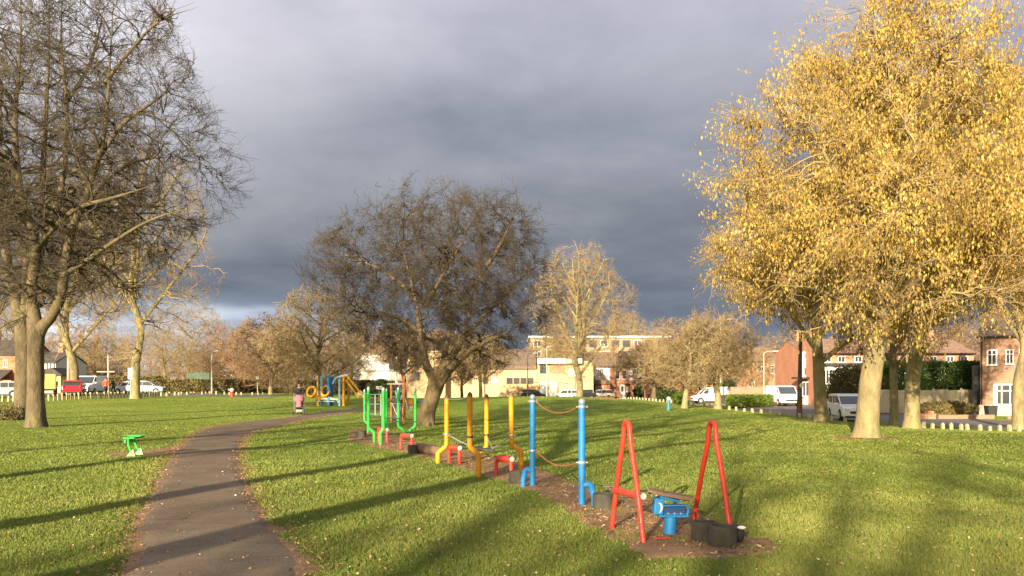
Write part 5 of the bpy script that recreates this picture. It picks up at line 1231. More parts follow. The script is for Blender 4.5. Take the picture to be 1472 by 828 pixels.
bpx('hedge', 'clipped bright green hedge left of the white van', 'hedge', 1047, 1106, 568, 583, 75, 1.0, 8000, .11, grn, 4, box=True)
bpx('bush', 'dark round bush in front of the orange gable wall', 'bush', 943, 972, 553, 580, 100, 1.3, 4000, .16, dgr, 5)
bpx('bush', 'bright green shrub at the foot of the low hawthorn by the small van', 'bush', 968, 985, 563, 584, 62, .7, 1800, .09, [(0, (.1, .18, .02)), (1, (.3, .38, .06))], 6)
bpx('bush', 'small green shrub beside the porch of the terrace', 'bush', 911, 923, 553, 573, 118, .8, 1200, .16, lau, 7)
bpx('bush', 'dark green conifer shrub behind the clipped hedge', 'bush', 1038, 1058, 545, 572, 90, 1.2, 2500, .14, dgr, 8)
bpx('hedge', 'brown bare hedge along the far side of the left lawn', 'hedge', 225, 345, 546, 568, 105, 1.2, 14000, .15, brn, 9, box=True)
bpx('hedge', 'dark brown hedge behind the bushy trees left of the play frame', 'hedge', 345, 532, 547, 570, 112, 1.2, 20000, .16, [(0, (.05, .05, .02)), (.6, (.10, .085, .03)), (1, (.2, .16, .06))], 10, box=True)
bpx('hedge', 'brown hedge behind the parked cars at the left', 'hedge', 128, 228, 541, 566, 112, 1.2, 12000, .15, brn, 11, box=True)
bpx('bush', 'dark evergreen bush in front of the brick hall', 'bush', 527, 572, 546, 572, 104, 1.3, 5000, .16, dgr, 12)
# pale panel fence
D = 64; rt = thing('panel_fence', 'pale wooden panel fence under the laurel hedge', 'fence', (X_(1332, D), D, hf(X_(1332, D), D)))
a0 = 1262
for k in range(7):
    p0 = a0 + k * 20; p1 = p0 + 19.3; xa, xb = X_(p0, D), X_(p1, D); zt = pz(560 + (k % 2) * .8, D); zb = hf((xa + xb) / 2, D) + .1
    o = MB().box(((xa + xb) / 2, D, (zt + zb) / 2), (xb - xa, .05, zt - zb)).build('fence_panel', fencem, rt)
    MB().box(((xa + xb) / 2, D - .035, (zt + zb) / 2 - .1), (xb - xa, .03, .10)).build('rail', fencem, o)
    MB().box((xa - .02, D - .01, (zt + zb) / 2 + .05), (.11, .11, zt - zb + .12)).build('fence_post', conc, rt)
# dark side gate by the brown house
D = 62.5; g = at(1403, D); tag(MB().box((X_(1402.5, D), D, (pz(525, D) - 1.0) / 2), (.55, .06, pz(525, D) + 1.0)).box((X_(1402.5, D), D - .04, pz(545, D)), (.5, .03, .1)).build('side_gate', black_m, loc=g), 'tall dark side gate between the hedge and the brown house', 'gate')
# low brick walls
def low_wall(px0, px1, pyt, D, label, m=br_br, name='low_wall', piers=()):
    rt = thing(name, label, 'wall', (X_((px0 + px1) / 2, D), D, hf(X_((px0 + px1) / 2, D), D))); x0, x1 = X_(px0, D), X_(px1, D); zt = pz(pyt, D)
    MB().box(((x0 + x1) / 2, D, (zt - 1.6) / 2), (x1 - x0, .24, zt + 1.6)).build('brickwork', m, rt)
    MB().box(((x0 + x1) / 2, D, zt + .03), (x1 - x0 + .04, .30, .06)).build('coping', m, rt)
    for p in piers: MB().box((X_(p, D), D, (zt + .25 - 1.6) / 2), (.42, .42, zt + .25 + 1.6)).build('pier', m, rt)
low_wall(1322, 1344, 596, 55, 'short orange brick garden wall with a pier right of the straight pale trunk', br_or, piers=(1336,))
low_wall(1348, 1428, 597.5, 55.5, 'long low brown brick garden wall in front of the scrubby planting')
low_wall(1447, 1500, 600, 55, 'low brick garden wall at the right edge under the big window')
low_wall(1050, 1100, 557, 88, 'brown brick wall behind the clipped green hedge', br_br)
low_wall(856, 884, 570, 117, 'low garden wall in front of the terrace porch', br_or)
tag(MB().prism([(X_(1416, 58), pz(583, 58)), (X_(1430, 58), pz(583, 58)), (X_(1428.5, 58), pz(598, 58)), (X_(1418, 58), pz(598, 58))], 57.6, 58.2).build('wheelie_bin', black_m, loc=(X_(1423, 58), 58, -.8), bevel=.02), 'black wheelie bin against the beige base of the brown house', 'bin')
def wheelie(px, py0, py1, D, m, label):
    x = X_(px, D); zb = pz(py1, D); zt = pz(py0, D); w2 = .29; rt = thing('wheelie_bin', label, 'bin', (x, D, zb), 0, 'wheelie bins')
    MB().prism([(x - w2 * .8, zb + .05), (x + w2 * .8, zb + .05), (x + w2, zt - .06), (x - w2, zt - .06)], D - .3, D + .3).build('bin_body', m, rt, bevel=.02)
    MB().box((x, D - .02, zt - .02), (w2 * 2.15, .72, .07)).build('lid', m, rt, bevel=.02)
    for s in (-1, 1): MB().tube([(x + s * .22 - .03, D + .25, zb + .1), (x + s * .22 + .03, D + .25, zb + .1)], .1, 12).build('wheel', black_m, rt, True)
gbin = mat('green_plastic', (.02, .10, .05), .5)
wheelie(934, 567, 576, 112, gbin, 'green wheelie bin at the left of the pair by the terrace'); wheelie(941, 567, 576, 112, black_m, 'dark wheelie bin at the right of the pair by the terrace')
wheelie(903, 564, 575, 115, black_m, 'black wheelie bin by the terrace wall, left of the small shrub'); wheelie(1040, 568, 581, 80, black_m, 'black wheelie bin at the rear of the small white van')
# green mesh fence and goal frame, lamp posts, signs
D = 118; rt = thing('mesh_fence', 'green mesh sports fence beyond the small spreading tree', 'fence', (X_(285, D), D, hf(X_(285, D), D)))
gm = mat('dark_green_metal', (.04, .20, .13), .5)
for k in range(7): px = 270 + k * 5; MB().tube([(X_(px, D), D, -.5), (X_(px, D), D, pz(535, D))], .05, 6).build('fence_post', gm, rt)
m_ = MB()
for k in range(26): px = 270 + k * 30 / 25; m_.box((X_(px, D), D, (pz(536, D) + .0) / 2 + .1), (.03, .02, pz(536, D) - .2))
for k in range(12): m_.box((X_(285, D), D + .02, .4 + k * .2), (X_(300, D) - X_(270, D), .02, .05))
m_.build('mesh_panel', gm, rt)
def pole(name, label, cat, px, D, pyt, r, m, head=None, group=None, lean=0.0):
    x = X_(px, D); z = hf(x, D); rt = thing(name, label, cat, (x, D, z), 0, group); top = Vector((x + lean, D, pz(pyt, D)))
    MB().tube([(x, D, z - .1), (x + lean * .4, D, z + (top.z - z) * .4), top], [r * 1.3, r, r * .7], 10).build('pole', m, rt, True)
    if head == 'lamp':
        a = MB().tube(crv([top, top + Vector((.25, -.2, .16)), top + Vector((.7, -.5, .2))], 4), r * .6, 8).build('arm', m, rt, True)
        MB().box(top + Vector((.95, -.7, .19)), (.55, .22, .11), -.6).build('lantern', conc, rt, bevel=.03)
    return rt, top
pm = mat('pale_painted_steel', (.52, .47, .38), .5, (.42, .38, .3), 8)
lg = 'street lamps around the park'
pole('street_lamp', 'tall lamp post rising from the hedge at the left of the reddish trees', 'street lamp', 304.5, 100, 507, .09, pm, 'lamp', lg)
pole('street_lamp', 'lamp post beside the forked pale tree near the white van', 'street lamp', 98, 96, 470, .12, pm, 'lamp', lg)
pole('street_lamp', 'pale lamp post in front of the yellow brick wall left of the strip windows', 'street lamp', 697, 102, 497, .075, pm, 'lamp', lg)
pole('street_lamp', 'thin lamp post right of the strip windows of the yellow building', 'street lamp', 758.5, 104, 510, .07, dsteel, 'lamp', lg)
pole('street_lamp', 'pale lamp post in front of the white garage doors', 'street lamp', 786, 104, 500, .085, pm, 'lamp', lg)
pole('street_lamp', 'lamp post reaching above the twiggy tree by the hedge', 'street lamp', 1036, 86, 462, .09, pm, 'lamp', lg)
pole('street_lamp', 'thin lamp post in front of the brick wall left of the white van', 'street lamp', 1098, 78, 508, .06, pm, 'lamp', lg)
r_, tp_ = pole('utility_pole', 'brown wooden pole standing left of the dark golden-tree trunk', 'utility pole', 1149, 46, 478, .13, mat('pole_wood', (.16, .10, .07), .9, (.10, .065, .05), 6, .4), None, None, .08)
MB().lathe((X_(1151, 46), 45.83, pz(554, 46)), [(.14, -.02), (.14, .02)], 16, Matrix.Rotation(R(90), 3, 'X')).build('round_sign', white_p, r_)
pole('street_lamp', 'slim pale post standing in the verge behind the blue play post', 'post', 927, 98, 560, .06, mat('rusty_post', (.3, .14, .08), .8), None, None)
# rugby style frame
D = 92; rt = thing('goal_frame', 'pale post with a level crossbar behind the left parked cars', 'goal frame', (X_(155.5, D), D, hf(X_(155.5, D), D)))
x = X_(155.5, D); MB().tube([(x, D, 0), (x, D, pz(510, D))], [.13, .07], 10).build('upright', pm, rt, True)
MB().tube([(X_(139, D), D, pz(534.5, D)), (X_(165, D), D, pz(534.5, D))], .06, 8).build('crossbar', pm, rt, True)
# signs
def sign(px, py0, py1, pyb, D, wpx, label, marks):
    x = X_(px, D); rt = thing('notice_sign', label, 'sign', (x, D, hf(x, D))); z0, z1 = pz(py1, D), pz(py0, D); w_ = wpx * D / F
    MB().tube([(x, D + .05, hf(x, D) - .1), (x, D + .05, z1)], .045, 8).build('pole', pm, rt, True)
    o = MB().box((x, D, (z0 + z1) / 2), (w_, .03, z1 - z0)).build('sign_board', white_p, rt, bevel=.01)
    for (a, b, c, d) in marks: MB().box((x + (a + c) / 2 * w_, D - .02, z0 + (b + d) / 2 * (z1 - z0)), ((c - a) * w_, .012, (d - b) * (z1 - z0))).build('sign_mark', black_m, o)
sign(187.5, 529, 545, 565, 72, 7, 'white notice board on a pole left of the third tall tree', [(-.3, .78, .1, .86), (-.1, .60, .3, .67), (-.35, .40, .2, .47), (-.2, .2, .3, .27)])
sign(290 + 80, 540, 546, 567, 100, 5, 'small cream sign among the bushy trees', [])
# blue play point with round face
D = gp(961, 590).y; c = at(961, D); rt = thing('play_post', 'short blue post with a round pale face on the verge by the hawthorn', 'play post', c)
MB().tube([(c.x, D, c.z - .05), (c.x, D, pz(575, D))], .09 * D / 50, 14).build('post', blue_p, rt, True)
MB().lathe((c.x, D, pz(573, D)), [(.12, -.05), (.13, 0), (.12, .05)], 20, Matrix.Rotation(R(90), 3, 'X')).build('round_face', mat('grey_green', (.3, .38, .28), .6), rt, True)
D = gp(333, 570).y; c = at(333.5, D); rt = thing('litter_post', 'short red post with a pale top on the far left lawn', 'post', c)
MB().tube([(c.x, D, c.z - .05), (c.x, D, pz(562.5, D))], .20, 12).build('post', red_p, rt, True); MB().ball((c.x, D, pz(560.5, D)), .2, 12, 8).build('top', white_p, rt, True)
D = 108; c = at(345, D); tag(MB().box((c.x, D, c.z + .9), (1.3, .1, 1.9)).box((c.x, D - .06, c.z + 1.0), (1.1, .03, .1)).build('hut_door', mat('brown_boards', (.28, .14, .06), .8), loc=c), 'brown timber board standing against the far hedge', 'board')
# ---- bollards
def bollard_proto(name, label, group, r, hh):
    p = MB().prism([(-r, -.1), (r, -.1), (r, hh - .06), (0, hh), (-r, hh - .06)], -r, r).build(name, blwood, bevel=.008, world=False); return tag(p, label, 'bollard', group)
def row(pts, n, name, label, group, r, hh, seed):
    rng = random.Random(seed); P = [Vector((v.x, v.y, 0)) for v in pts]; C_ = crv(P, 10); d = [0]
    for a, b in zip(C_, C_[1:]): d.append(d[-1] + (b - a).length)
    pr = bollard_proto(name, label, group, r, hh)
    for k in range(n):
        u = d[-1] * min(1, max(0, (k + (rng.uniform(-.3, .3) if n < 30 else 0)) / (n - 1))); i = max(j for j in range(len(d)) if d[j] <= u + 1e-6); i = min(i, len(C_) - 2); f = (u - d[i]) / max(1e-6, d[i + 1] - d[i]); q = C_[i].lerp(C_[i + 1], f)
        o = pr if k == 0 else copy_tree(pr)
        o.location = (q.x, q.y, hf(q.x, q.y) - rng.uniform(0, .05)); o.rotation_euler = (rng.gauss(0, .03), rng.gauss(0, .04), rng.uniform(-.3, .3)); o.scale = (1, 1, rng.uniform(.85, 1.1))
row([at(-12, 64), at(50, 66), at(110, 69), at(170, 73), at(228, 78)], 44, 'bollard', 'short pale wooden stake in the row before the left parked cars', 'wooden stakes along the left parking road', .07, .62, 1)
row([at(232, 80), at(280, 86), at(330, 90), at(380, 92)], 20, 'bollard', 'low pale stake in the far row along the back of the lawn', 'low stakes at the far edge of the lawn', .08, .42, 4)
row([at(1482, 31.5), at(1400, 33.5), at(1330, 35.5), at(1290, 37.5)], 17, 'bollard', 'low pale wooden stump in the row at the right road edge', 'wooden stumps along the right road edge', .06, .33, 2)
row([at(1262, 38.8), at(1200, 42), at(1130, 47.5), at(1060, 54), at(1000, 62), at(940, 74), at(885, 90)], 44, 'bollard', 'low pale stump in the curving row beside the lawn and road', 'stumps curving along the lawn and road', .07, .30, 3)
# ================================================================== VEHICLES
tyre = mat('tyre', (.02, .02, .02), .85); rim_m = mat('alloy', (.5, .5, .52), .35, None, 20, metal=.7)
def paint(name, c): return mat(name, c, .25, tuple(v * .96 for v in c), 3, spec=.6)
def vehicle(label, cat, body, low, glassp, roof, W, m, wheels, rw=.32, extra=None, name='parked_car', group='parked cars'):
    """side outlines along x (front = +x); low: body side polygon, glassp: window band polygon, roof: roof polygon"""
    rt = thing(name, label, cat, (0, 0, 0), 0, group)
    MB().prism(low, -W / 2, W / 2).build('body', m, rt, bevel=.06, world=False)
    g = MB().prism(glassp, -W / 2 + .10, W / 2 - .10).build('window', glass, rt, bevel=.03, world=False)
    MB().prism(roof, -W / 2 + .09, W / 2 - .09).build('roof', m, rt, bevel=.03, world=False)
    # pillars
    zt = max(p[1] for p in glassp); zb = min(p[1] for p in glassp); xs_ = sorted(p[0] for p in glassp)
    for s in (-1, 1):
        tops = sorted([q for q in glassp if q[1] > (zt + zb) / 2]); bots = sorted([q for q in glassp if q[1] <= (zt + zb) / 2])
        for a, b in ((bots[0], tops[0]), (bots[-1], tops[-1])): MB().tube([(a[0], s * (W / 2 - .11), a[1]), (b[0], s * (W / 2 - .13), b[1])], .035, 6).build('pillar', m, rt, world=False)
        for f in (.36, .66):
            xx = tops[0][0] + (tops[-1][0] - tops[0][0]) * f; MB().tube([(xx, s * (W / 2 - .10), zb), (xx, s * (W / 2 - .12), zt)], .03, 6).build('pillar', m, rt, world=False)
        MB().box((bots[-1][0] - .25, s * (W / 2 + .07), zb + .06), (.12, .20, .14)).build('wing_mirror', m, rt, bevel=.03, world=False)
    for wx in wheels:
        for s in (-1, 1):
            MB().lathe((wx, s * (W / 2 - .02), rw), [(rw + .055, -.02), (rw + .055, .022)], 20, Matrix.Rotation(R(90), 3, 'X')).build('wheel_arch', black_m, rt, True, world=False)
            t = MB().lathe((wx, s * (W / 2 - .07), rw), [(rw * .8, -.11), (rw, -.08), (rw, .08), (rw * .8, .11)], 22, Matrix.Rotation(R(90), 3, 'X')).build('wheel', tyre, rt, True, world=False)
            rr = MB().lathe((wx, s * (W / 2 + .045), rw), [(rw * .62, -.01), (rw * .60, .01)], 18, Matrix.Rotation(R(90), 3, 'X')).build('rim', rim_m, t, True, world=False)
    xf = max(p[0] for p in low); xb = min(p[0] for p in low)
    for s in (-1, 1):
        MB().ball((xf - .10, s * (W / 2 - .24), .72), (.13, .20, .085), 12, 8).build('headlight', chrome, rt, True, world=False)
        MB().box((xb + .04, s * (W / 2 - .12), .85), (.12, .16, .26)).build('tail_light', redlamp, rt, bevel=.03, world=False)
    MB().box((xf + .0, 0, .55), (.06, W * .55, .16)).build('grille', black_m, rt, bevel=.02, world=False)
    MB().box((xf + .03, 0, .38), (.03, .52, .11)).build('number_plate', white_p, rt, world=False)
    MB().box((xf - .03, 0, .27), (.14, W * .86, .14)).box((xb + .02, 0, .3), (.12, W * .86, .18)).build('bumper', black_m, rt, bevel=.03, world=False)
    if extra: extra(rt)
    return rt
def place(rt, px, D, deg, z=None): x = X_(px, D); rt.location = (x, D, (hf(x, D) + .035) if z is None else z); rt.rotation_euler = (0, 0, R(deg)); return rt
wp = paint('white_car_paint', (.80, .80, .79))
suv_low = [(-2.2, .3), (2.2, .28), (2.22, .62), (2.1, .86), (1.15, 1.04), (-2.15, 1.12), (-2.25, .8)]
suv_gl = [(-2.02, 1.04), (1.18, 1.0), (.42, 1.56), (-1.7, 1.60)]; suv_rf = [(-1.95, 1.50), (-1.8, 1.62), (.42, 1.60), (.52, 1.54), (-.4, 1.68), (-1.75, 1.68)]
suv_rf = [(-2.0, 1.52), (.50, 1.52), (.30, 1.64), (-.6, 1.69), (-1.8, 1.66)]
place(vehicle('white suv parked facing right between the dark trunk and the leaning golden tree', 'car', None, suv_low, suv_gl, suv_rf, 1.82, wp, (-1.35, 1.33), .35), 1221, 51, -99)
van_low = [(-2.4, .35), (2.45, .33), (2.47, .75), (2.25, 1.02), (1.55, 1.22), (.95, 1.25), (.95, 1.9), (-2.42, 1.9), (-2.44, .6)]
van_gl = [(.9, 1.2), (1.62, 1.18), (.98, 1.80), (.60, 1.82)]; van_rf = [(-2.38, 1.88), (1.0, 1.88), (.80, 1.97), (-2.30, 1.99)]
place(vehicle('white transit-size van facing the camera beside the clipped green hedge', 'van', None, van_low, [(.5, 1.2), (1.72, 1.18), (1.05, 1.86), (.5, 1.88)], van_rf, 1.95, wp, (-1.5, 1.55), .33, name='parked_van', group='parked vans'), 1124, 79, -88)
sv_low = [(-2.1, .3), (2.1, .3), (2.15, .6), (1.95, .86), (1.2, 1.04), (.5, 1.08), (.3, 1.75), (-2.05, 1.78), (-2.12, .7)]
place(vehicle('small white van seen side-on, facing left behind the low hawthorn', 'van', None, sv_low, [(.0, 1.06), (1.28, 1.03), (.62, 1.66), (.0, 1.70)], [(-2.02, 1.74), (.7, 1.66), (.4, 1.80), (-1.9, 1.86)], 1.75, wp, (-1.35, 1.35), .31, name='parked_van', group='parked vans'), 1022, 90, 180)
est_low = [(-2.25, .28), (2.2, .26), (2.24, .58), (2.05, .78), (1.15, .92), (-2.2, .96), (-2.28, .6)]
est_gl = [(-2.05, .92), (1.2, .88), (.45, 1.38), (-1.75, 1.42)]; est_rf = [(-1.98, 1.36), (.52, 1.34), (.2, 1.44), (-1.7, 1.49)]
silver = paint('silver_paint', (.42, .40, .38)); dark = paint('black_paint', (.02, .022, .03)); redc = paint('red_car_paint', (.50, .02, .03)); bluec = paint('pale_blue_paint', (.35, .42, .5))
place(vehicle('silver estate car parked side-on before the terrace with white panels', 'car', None, est_low, est_gl, est_rf, 1.78, silver, (-1.35, 1.35), .31), 861, 119, 180, z=-.42)
hat = dict(low=[(-1.9, .28), (1.9, .26), (1.95, .58), (1.8, .78), (1.1, .92), (-1.88, .98), (-1.95, .6)], gl=[(-1.78, .94), (1.15, .88), (.4, 1.40), (-1.45, 1.42)], rf=[(-1.7, 1.36), (.48, 1.34), (.15, 1.46), (-1.4, 1.49)])
place(vehicle('dark hatchback between the lamp post tree and the silver estate', 'car', None, hat['low'], hat['gl'], hat['rf'], 1.7, dark, (-1.2, 1.2), .3), 836, 117, 200, z=-.42)
place(vehicle('white car half hidden by the mound, left of the tall yellowish tree', 'car', None, hat['low'], hat['gl'], hat['rf'], 1.7, wp, (-1.2, 1.2), .3), 815, 115, 165, z=-.42)
place(vehicle('black car behind the first blue post, in front of yellow brick', 'car', None, hat['low'], hat['gl'], hat['rf'], 1.7, dark, (-1.2, 1.2), .3), 765, 113, 20, z=-.40)
# left parking road
def zl(px, D): return hf(X_(px, D), D) + .035
place(vehicle('silver-grey car at the far left edge behind the stakes', 'car', None, est_low, est_gl, est_rf, 1.78, paint('grey_blue_paint', (.28, .32, .38)), (-1.35, 1.35), .31), -2, 74, 200)
place(vehicle('red hatchback half behind the forked pale tree trunk', 'car', None, hat['low'], hat['gl'], hat['rf'], 1.7, redc, (-1.2, 1.2), .3), 105, 79, 116)
place(vehicle('white van parked at the left beside the person in orange', 'van', None, van_low, [(.5, 1.2), (1.72, 1.18), (1.05, 1.86), (.5, 1.88)], van_rf, 1.95, wp, (-1.5, 1.55), .33, name='parked_van', group='parked vans'), 130, 86, -82)
place(vehicle('pale blue car beyond the third tall tree at the left', 'car', None, hat['low'], hat['gl'], hat['rf'], 1.7, bluec, (-1.2, 1.2), .3), 210, 90, 12)
place(vehicle('white car beside the notice board, left of the third tall tree', 'car', None, hat['low'], hat['gl'], hat['rf'], 1.7, wp, (-1.2, 1.2), .3), 190, 91, 170)
# flatbed lorry
rt = thing('flatbed_lorry', 'flatbed lorry with yellow cab frame and wooden load beside the nearest left trunk', 'lorry', (0, 0, 0))
cream = paint('cream_yellow_paint', (.66, .48, .12))
MB().prism([(1.3, .5), (2.6, .5), (2.62, 1.2), (2.35, 2.1), (1.3, 2.15)], -.95, .95).build('cab', cream, rt, bevel=.06, world=False)
MB().prism([(1.7, 1.3), (2.5, 1.3), (2.28, 1.98), (1.7, 2.0)], -.97, .97).build('window', glass, rt, bevel=.01, world=False)
MB().box((-.6, 0, .85), (3.6, 2.0, .14)).build('bed', conc, rt, bevel=.01, world=False)
for s in (-1, 1): MB().box((-.6, s * 1.0, 1.15), (3.6, .05, .46)).build('drop_side', conc, rt, world=False)
MB().box((1.18, 0, 1.9), (.06, 2.0, .06)).box((1.18, -.95, 1.45), (.06, .06, .95)).box((1.18, .95, 1.45), (.06, .06, .95)).box((-2.3, 0, 1.9), (.06, 2.0, .06)).box((-2.3, -.95, 1.45), (.06, .06, .95)).box((-2.3, .95, 1.45), (.06, .06, .95)).box((-.56, -.95, 1.95), (3.5, .05, .06)).build('load_frame', cream, rt, world=False)
MB().box((-.8, 0, 1.25), (2.4, 1.5, .65)).build('load', mat('orange_load', (.5, .24, .08), .8, (.36, .17, .07), 3, .3), rt, bevel=.05, world=False)
for wx in (-1.5, 1.9):
    for s in (-1, 1): MB().lathe((wx, s * .85, .38), [(.3, -.13), (.38, -.1), (.38, .1), (.3, .13)], 20, Matrix.Rotation(R(90), 3, 'X')).build('wheel', tyre, rt, True, world=False)
MB().box((2.62, 0, .55), (.1, 1.8, .2)).build('bumper', black_m, rt, world=False)
place(rt, 66, 82, -62)
# ================================================================== PLAY STRUCTURES
Dp = 58
def PV(px, py, dy=0): return Vector((X_(px, Dp + dy), Dp + dy, pz(py, Dp + dy)))
lb = mat('light_blue_metal', (.25, .48, .62), .4); wmt = mat('off_white_metal', (.62, .60, .52), .45)
g = PV(480, 578); g.z = hf(g.x, g.y); play = thing('climbing_frame', 'yellow and blue climbing frame with hoops and slide bars beyond the woman', 'climbing frame', g)
gz = lambda px, dy=0: hf(X_(px, Dp + dy), Dp + dy) - .05
def pp(px, pyt, r, m, dy=0, name='post'):
    x = X_(px, Dp + dy); MB().tube([(x, Dp + dy, gz(px, dy)), (x, Dp + dy, pz(pyt, Dp + dy))], r, 10).build(name, m, play, True)
for px, ty, r, m, dy in ((456.5, 540, .05, yel_p, 1), (462.5, 540, .09, lb, .5), (472.5, 541, .12, blue_p, 0), (477, 541, .11, blue_p, .4), (488, 545, .08, lb, -.2), (494, 542, .10, yel_shade, 0), (501, 543, .09, yel_shade, .8)): pp(px, ty, r, m, dy)
MB().tube(crv([PV(478, 552), PV(482, 545), PV(488, 541.5), PV(500, 540)], 6), .07, 8).build('arch', lb, play, True)
MB().tube([PV(489, 541), PV(500, 539.5)], .09, 8).build('top_bar', wmt, play, True)
for a, b in (((500, 542), (522.5, 570)), ((497, 546), (516, 572))): MB().tube([PV(*a), PV(*b)], .075, 8).build('slide_bar', yel_p, play, True)
for px, py, rr in ((447.5, 563, 7.0), (468, 562, 6.8)):
    c = PV(px, py); r2 = rr * Dp / F; MB().tube([c + Vector((r2 * math.cos(u) * .85, .3 * math.sin(u), r2 * math.sin(u))) for u in np.linspace(0, 2 * math.pi, 25)], .075, 8, False).build('hoop', yel_p, play, True)
MB().tube([PV(443, 571), PV(470, 570), PV(482, 574)], .06, 8).build('rail', yel_p, play, True)
MB().tube([PV(455, 573), PV(492, 574)], .07, 8).build('rail', wmt, play, True)
c = PV(458, 573); MB().ball(c, (.22, .2, .25), 12, 8).build('seat', yel_p, play, True); MB().tube([c, Vector((c.x, c.y, gz(458)))], .07, 8).build('seat_post', yel_p, play, True)
c = PV(517.5, 565); MB().lathe(c, [(.16, -.03), (.2, 0), (.16, .03)], 16, Matrix.Rotation(R(80), 3, 'X')).build('disc', wmt, play, True)
MB().box(PV(468, 577), (1.4, .5, .08)).build('step', mat('grey_blue', (.25, .33, .38), .6), play, bevel=.02)
for px in (472, 484): MB().tube([PV(px, 574), PV(px + 2, 579)], .04, 6).build('strut', lb, play)
# rope climber behind the green posts
Dp = 33.5; g = PV(578, 592); g.z = hf(g.x, g.y); play = thing('rope_climber', 'orange and blue rope climbing frame behind the green posts', 'climbing frame', g)
ob = mat('orange_brown_paint', (.42, .17, .04), .5)
for px, ty, r, m, dy in ((562.5, 553, .045, ob, 0), (578, 543, .05, yel_shade, .6), (581, 540, .055, mat('rust_paint', (.34, .13, .05), .6), 0), (576.5, 548, .04, mat('navy_paint', (.03, .07, .2), .5), .3)): pp(px, ty, r, m, dy)
for a, b in (((578, 568), (570, 596)), ((581, 568), (588, 594)), ((562, 575), (570, 596)), ((596, 570), (586, 596)), ((600, 572), (590, 590))): MB().tube([PV(*a), PV(*b)], .018, 6).build('rope', wrope, play, True)
for y_ in (562, 570, 580): MB().tube([PV(561, y_), PV(582, y_ + 1)], .02, 6).build('rope', tealr, play, True)
MB().box(PV(566, 575), (.5, .4, .09)).build('seat', black_m, play, bevel=.02)
MB().tube([PV(557, 546 + 6), PV(585, 552)], .03, 6).build('top_bar', pm, play, True)
MB().ball(PV(592, 578), (.14, .12, .16), 10, 7).build('seat', mat('orange_plastic', (.6, .2, .03), .4), play, True)
MB().box(PV(603, 577, .5), (.42, .5, .16)).build('platform', mat('dull_blue', (.09, .16, .24), .5), play, bevel=.02)
o = PV(543, 560, 30); o = Vector((X_(545, 70), 70, hf(X_(545, 70), 70))); rt = thing('notice_sign', 'small white sign with a red line beyond the green posts', 'sign', o)
MB().tube([o, (o.x, o.y, pz(560, 70))], .04, 8).build('pole', pm, rt); q = MB().box((o.x, 69.95, pz(557.5, 70)), (.5, .04, .30)).build('sign_board', white_p, rt); MB().box((o.x, 69.92, pz(557, 70)), (.4, .02, .05)).build('sign_mark', red_p, q)
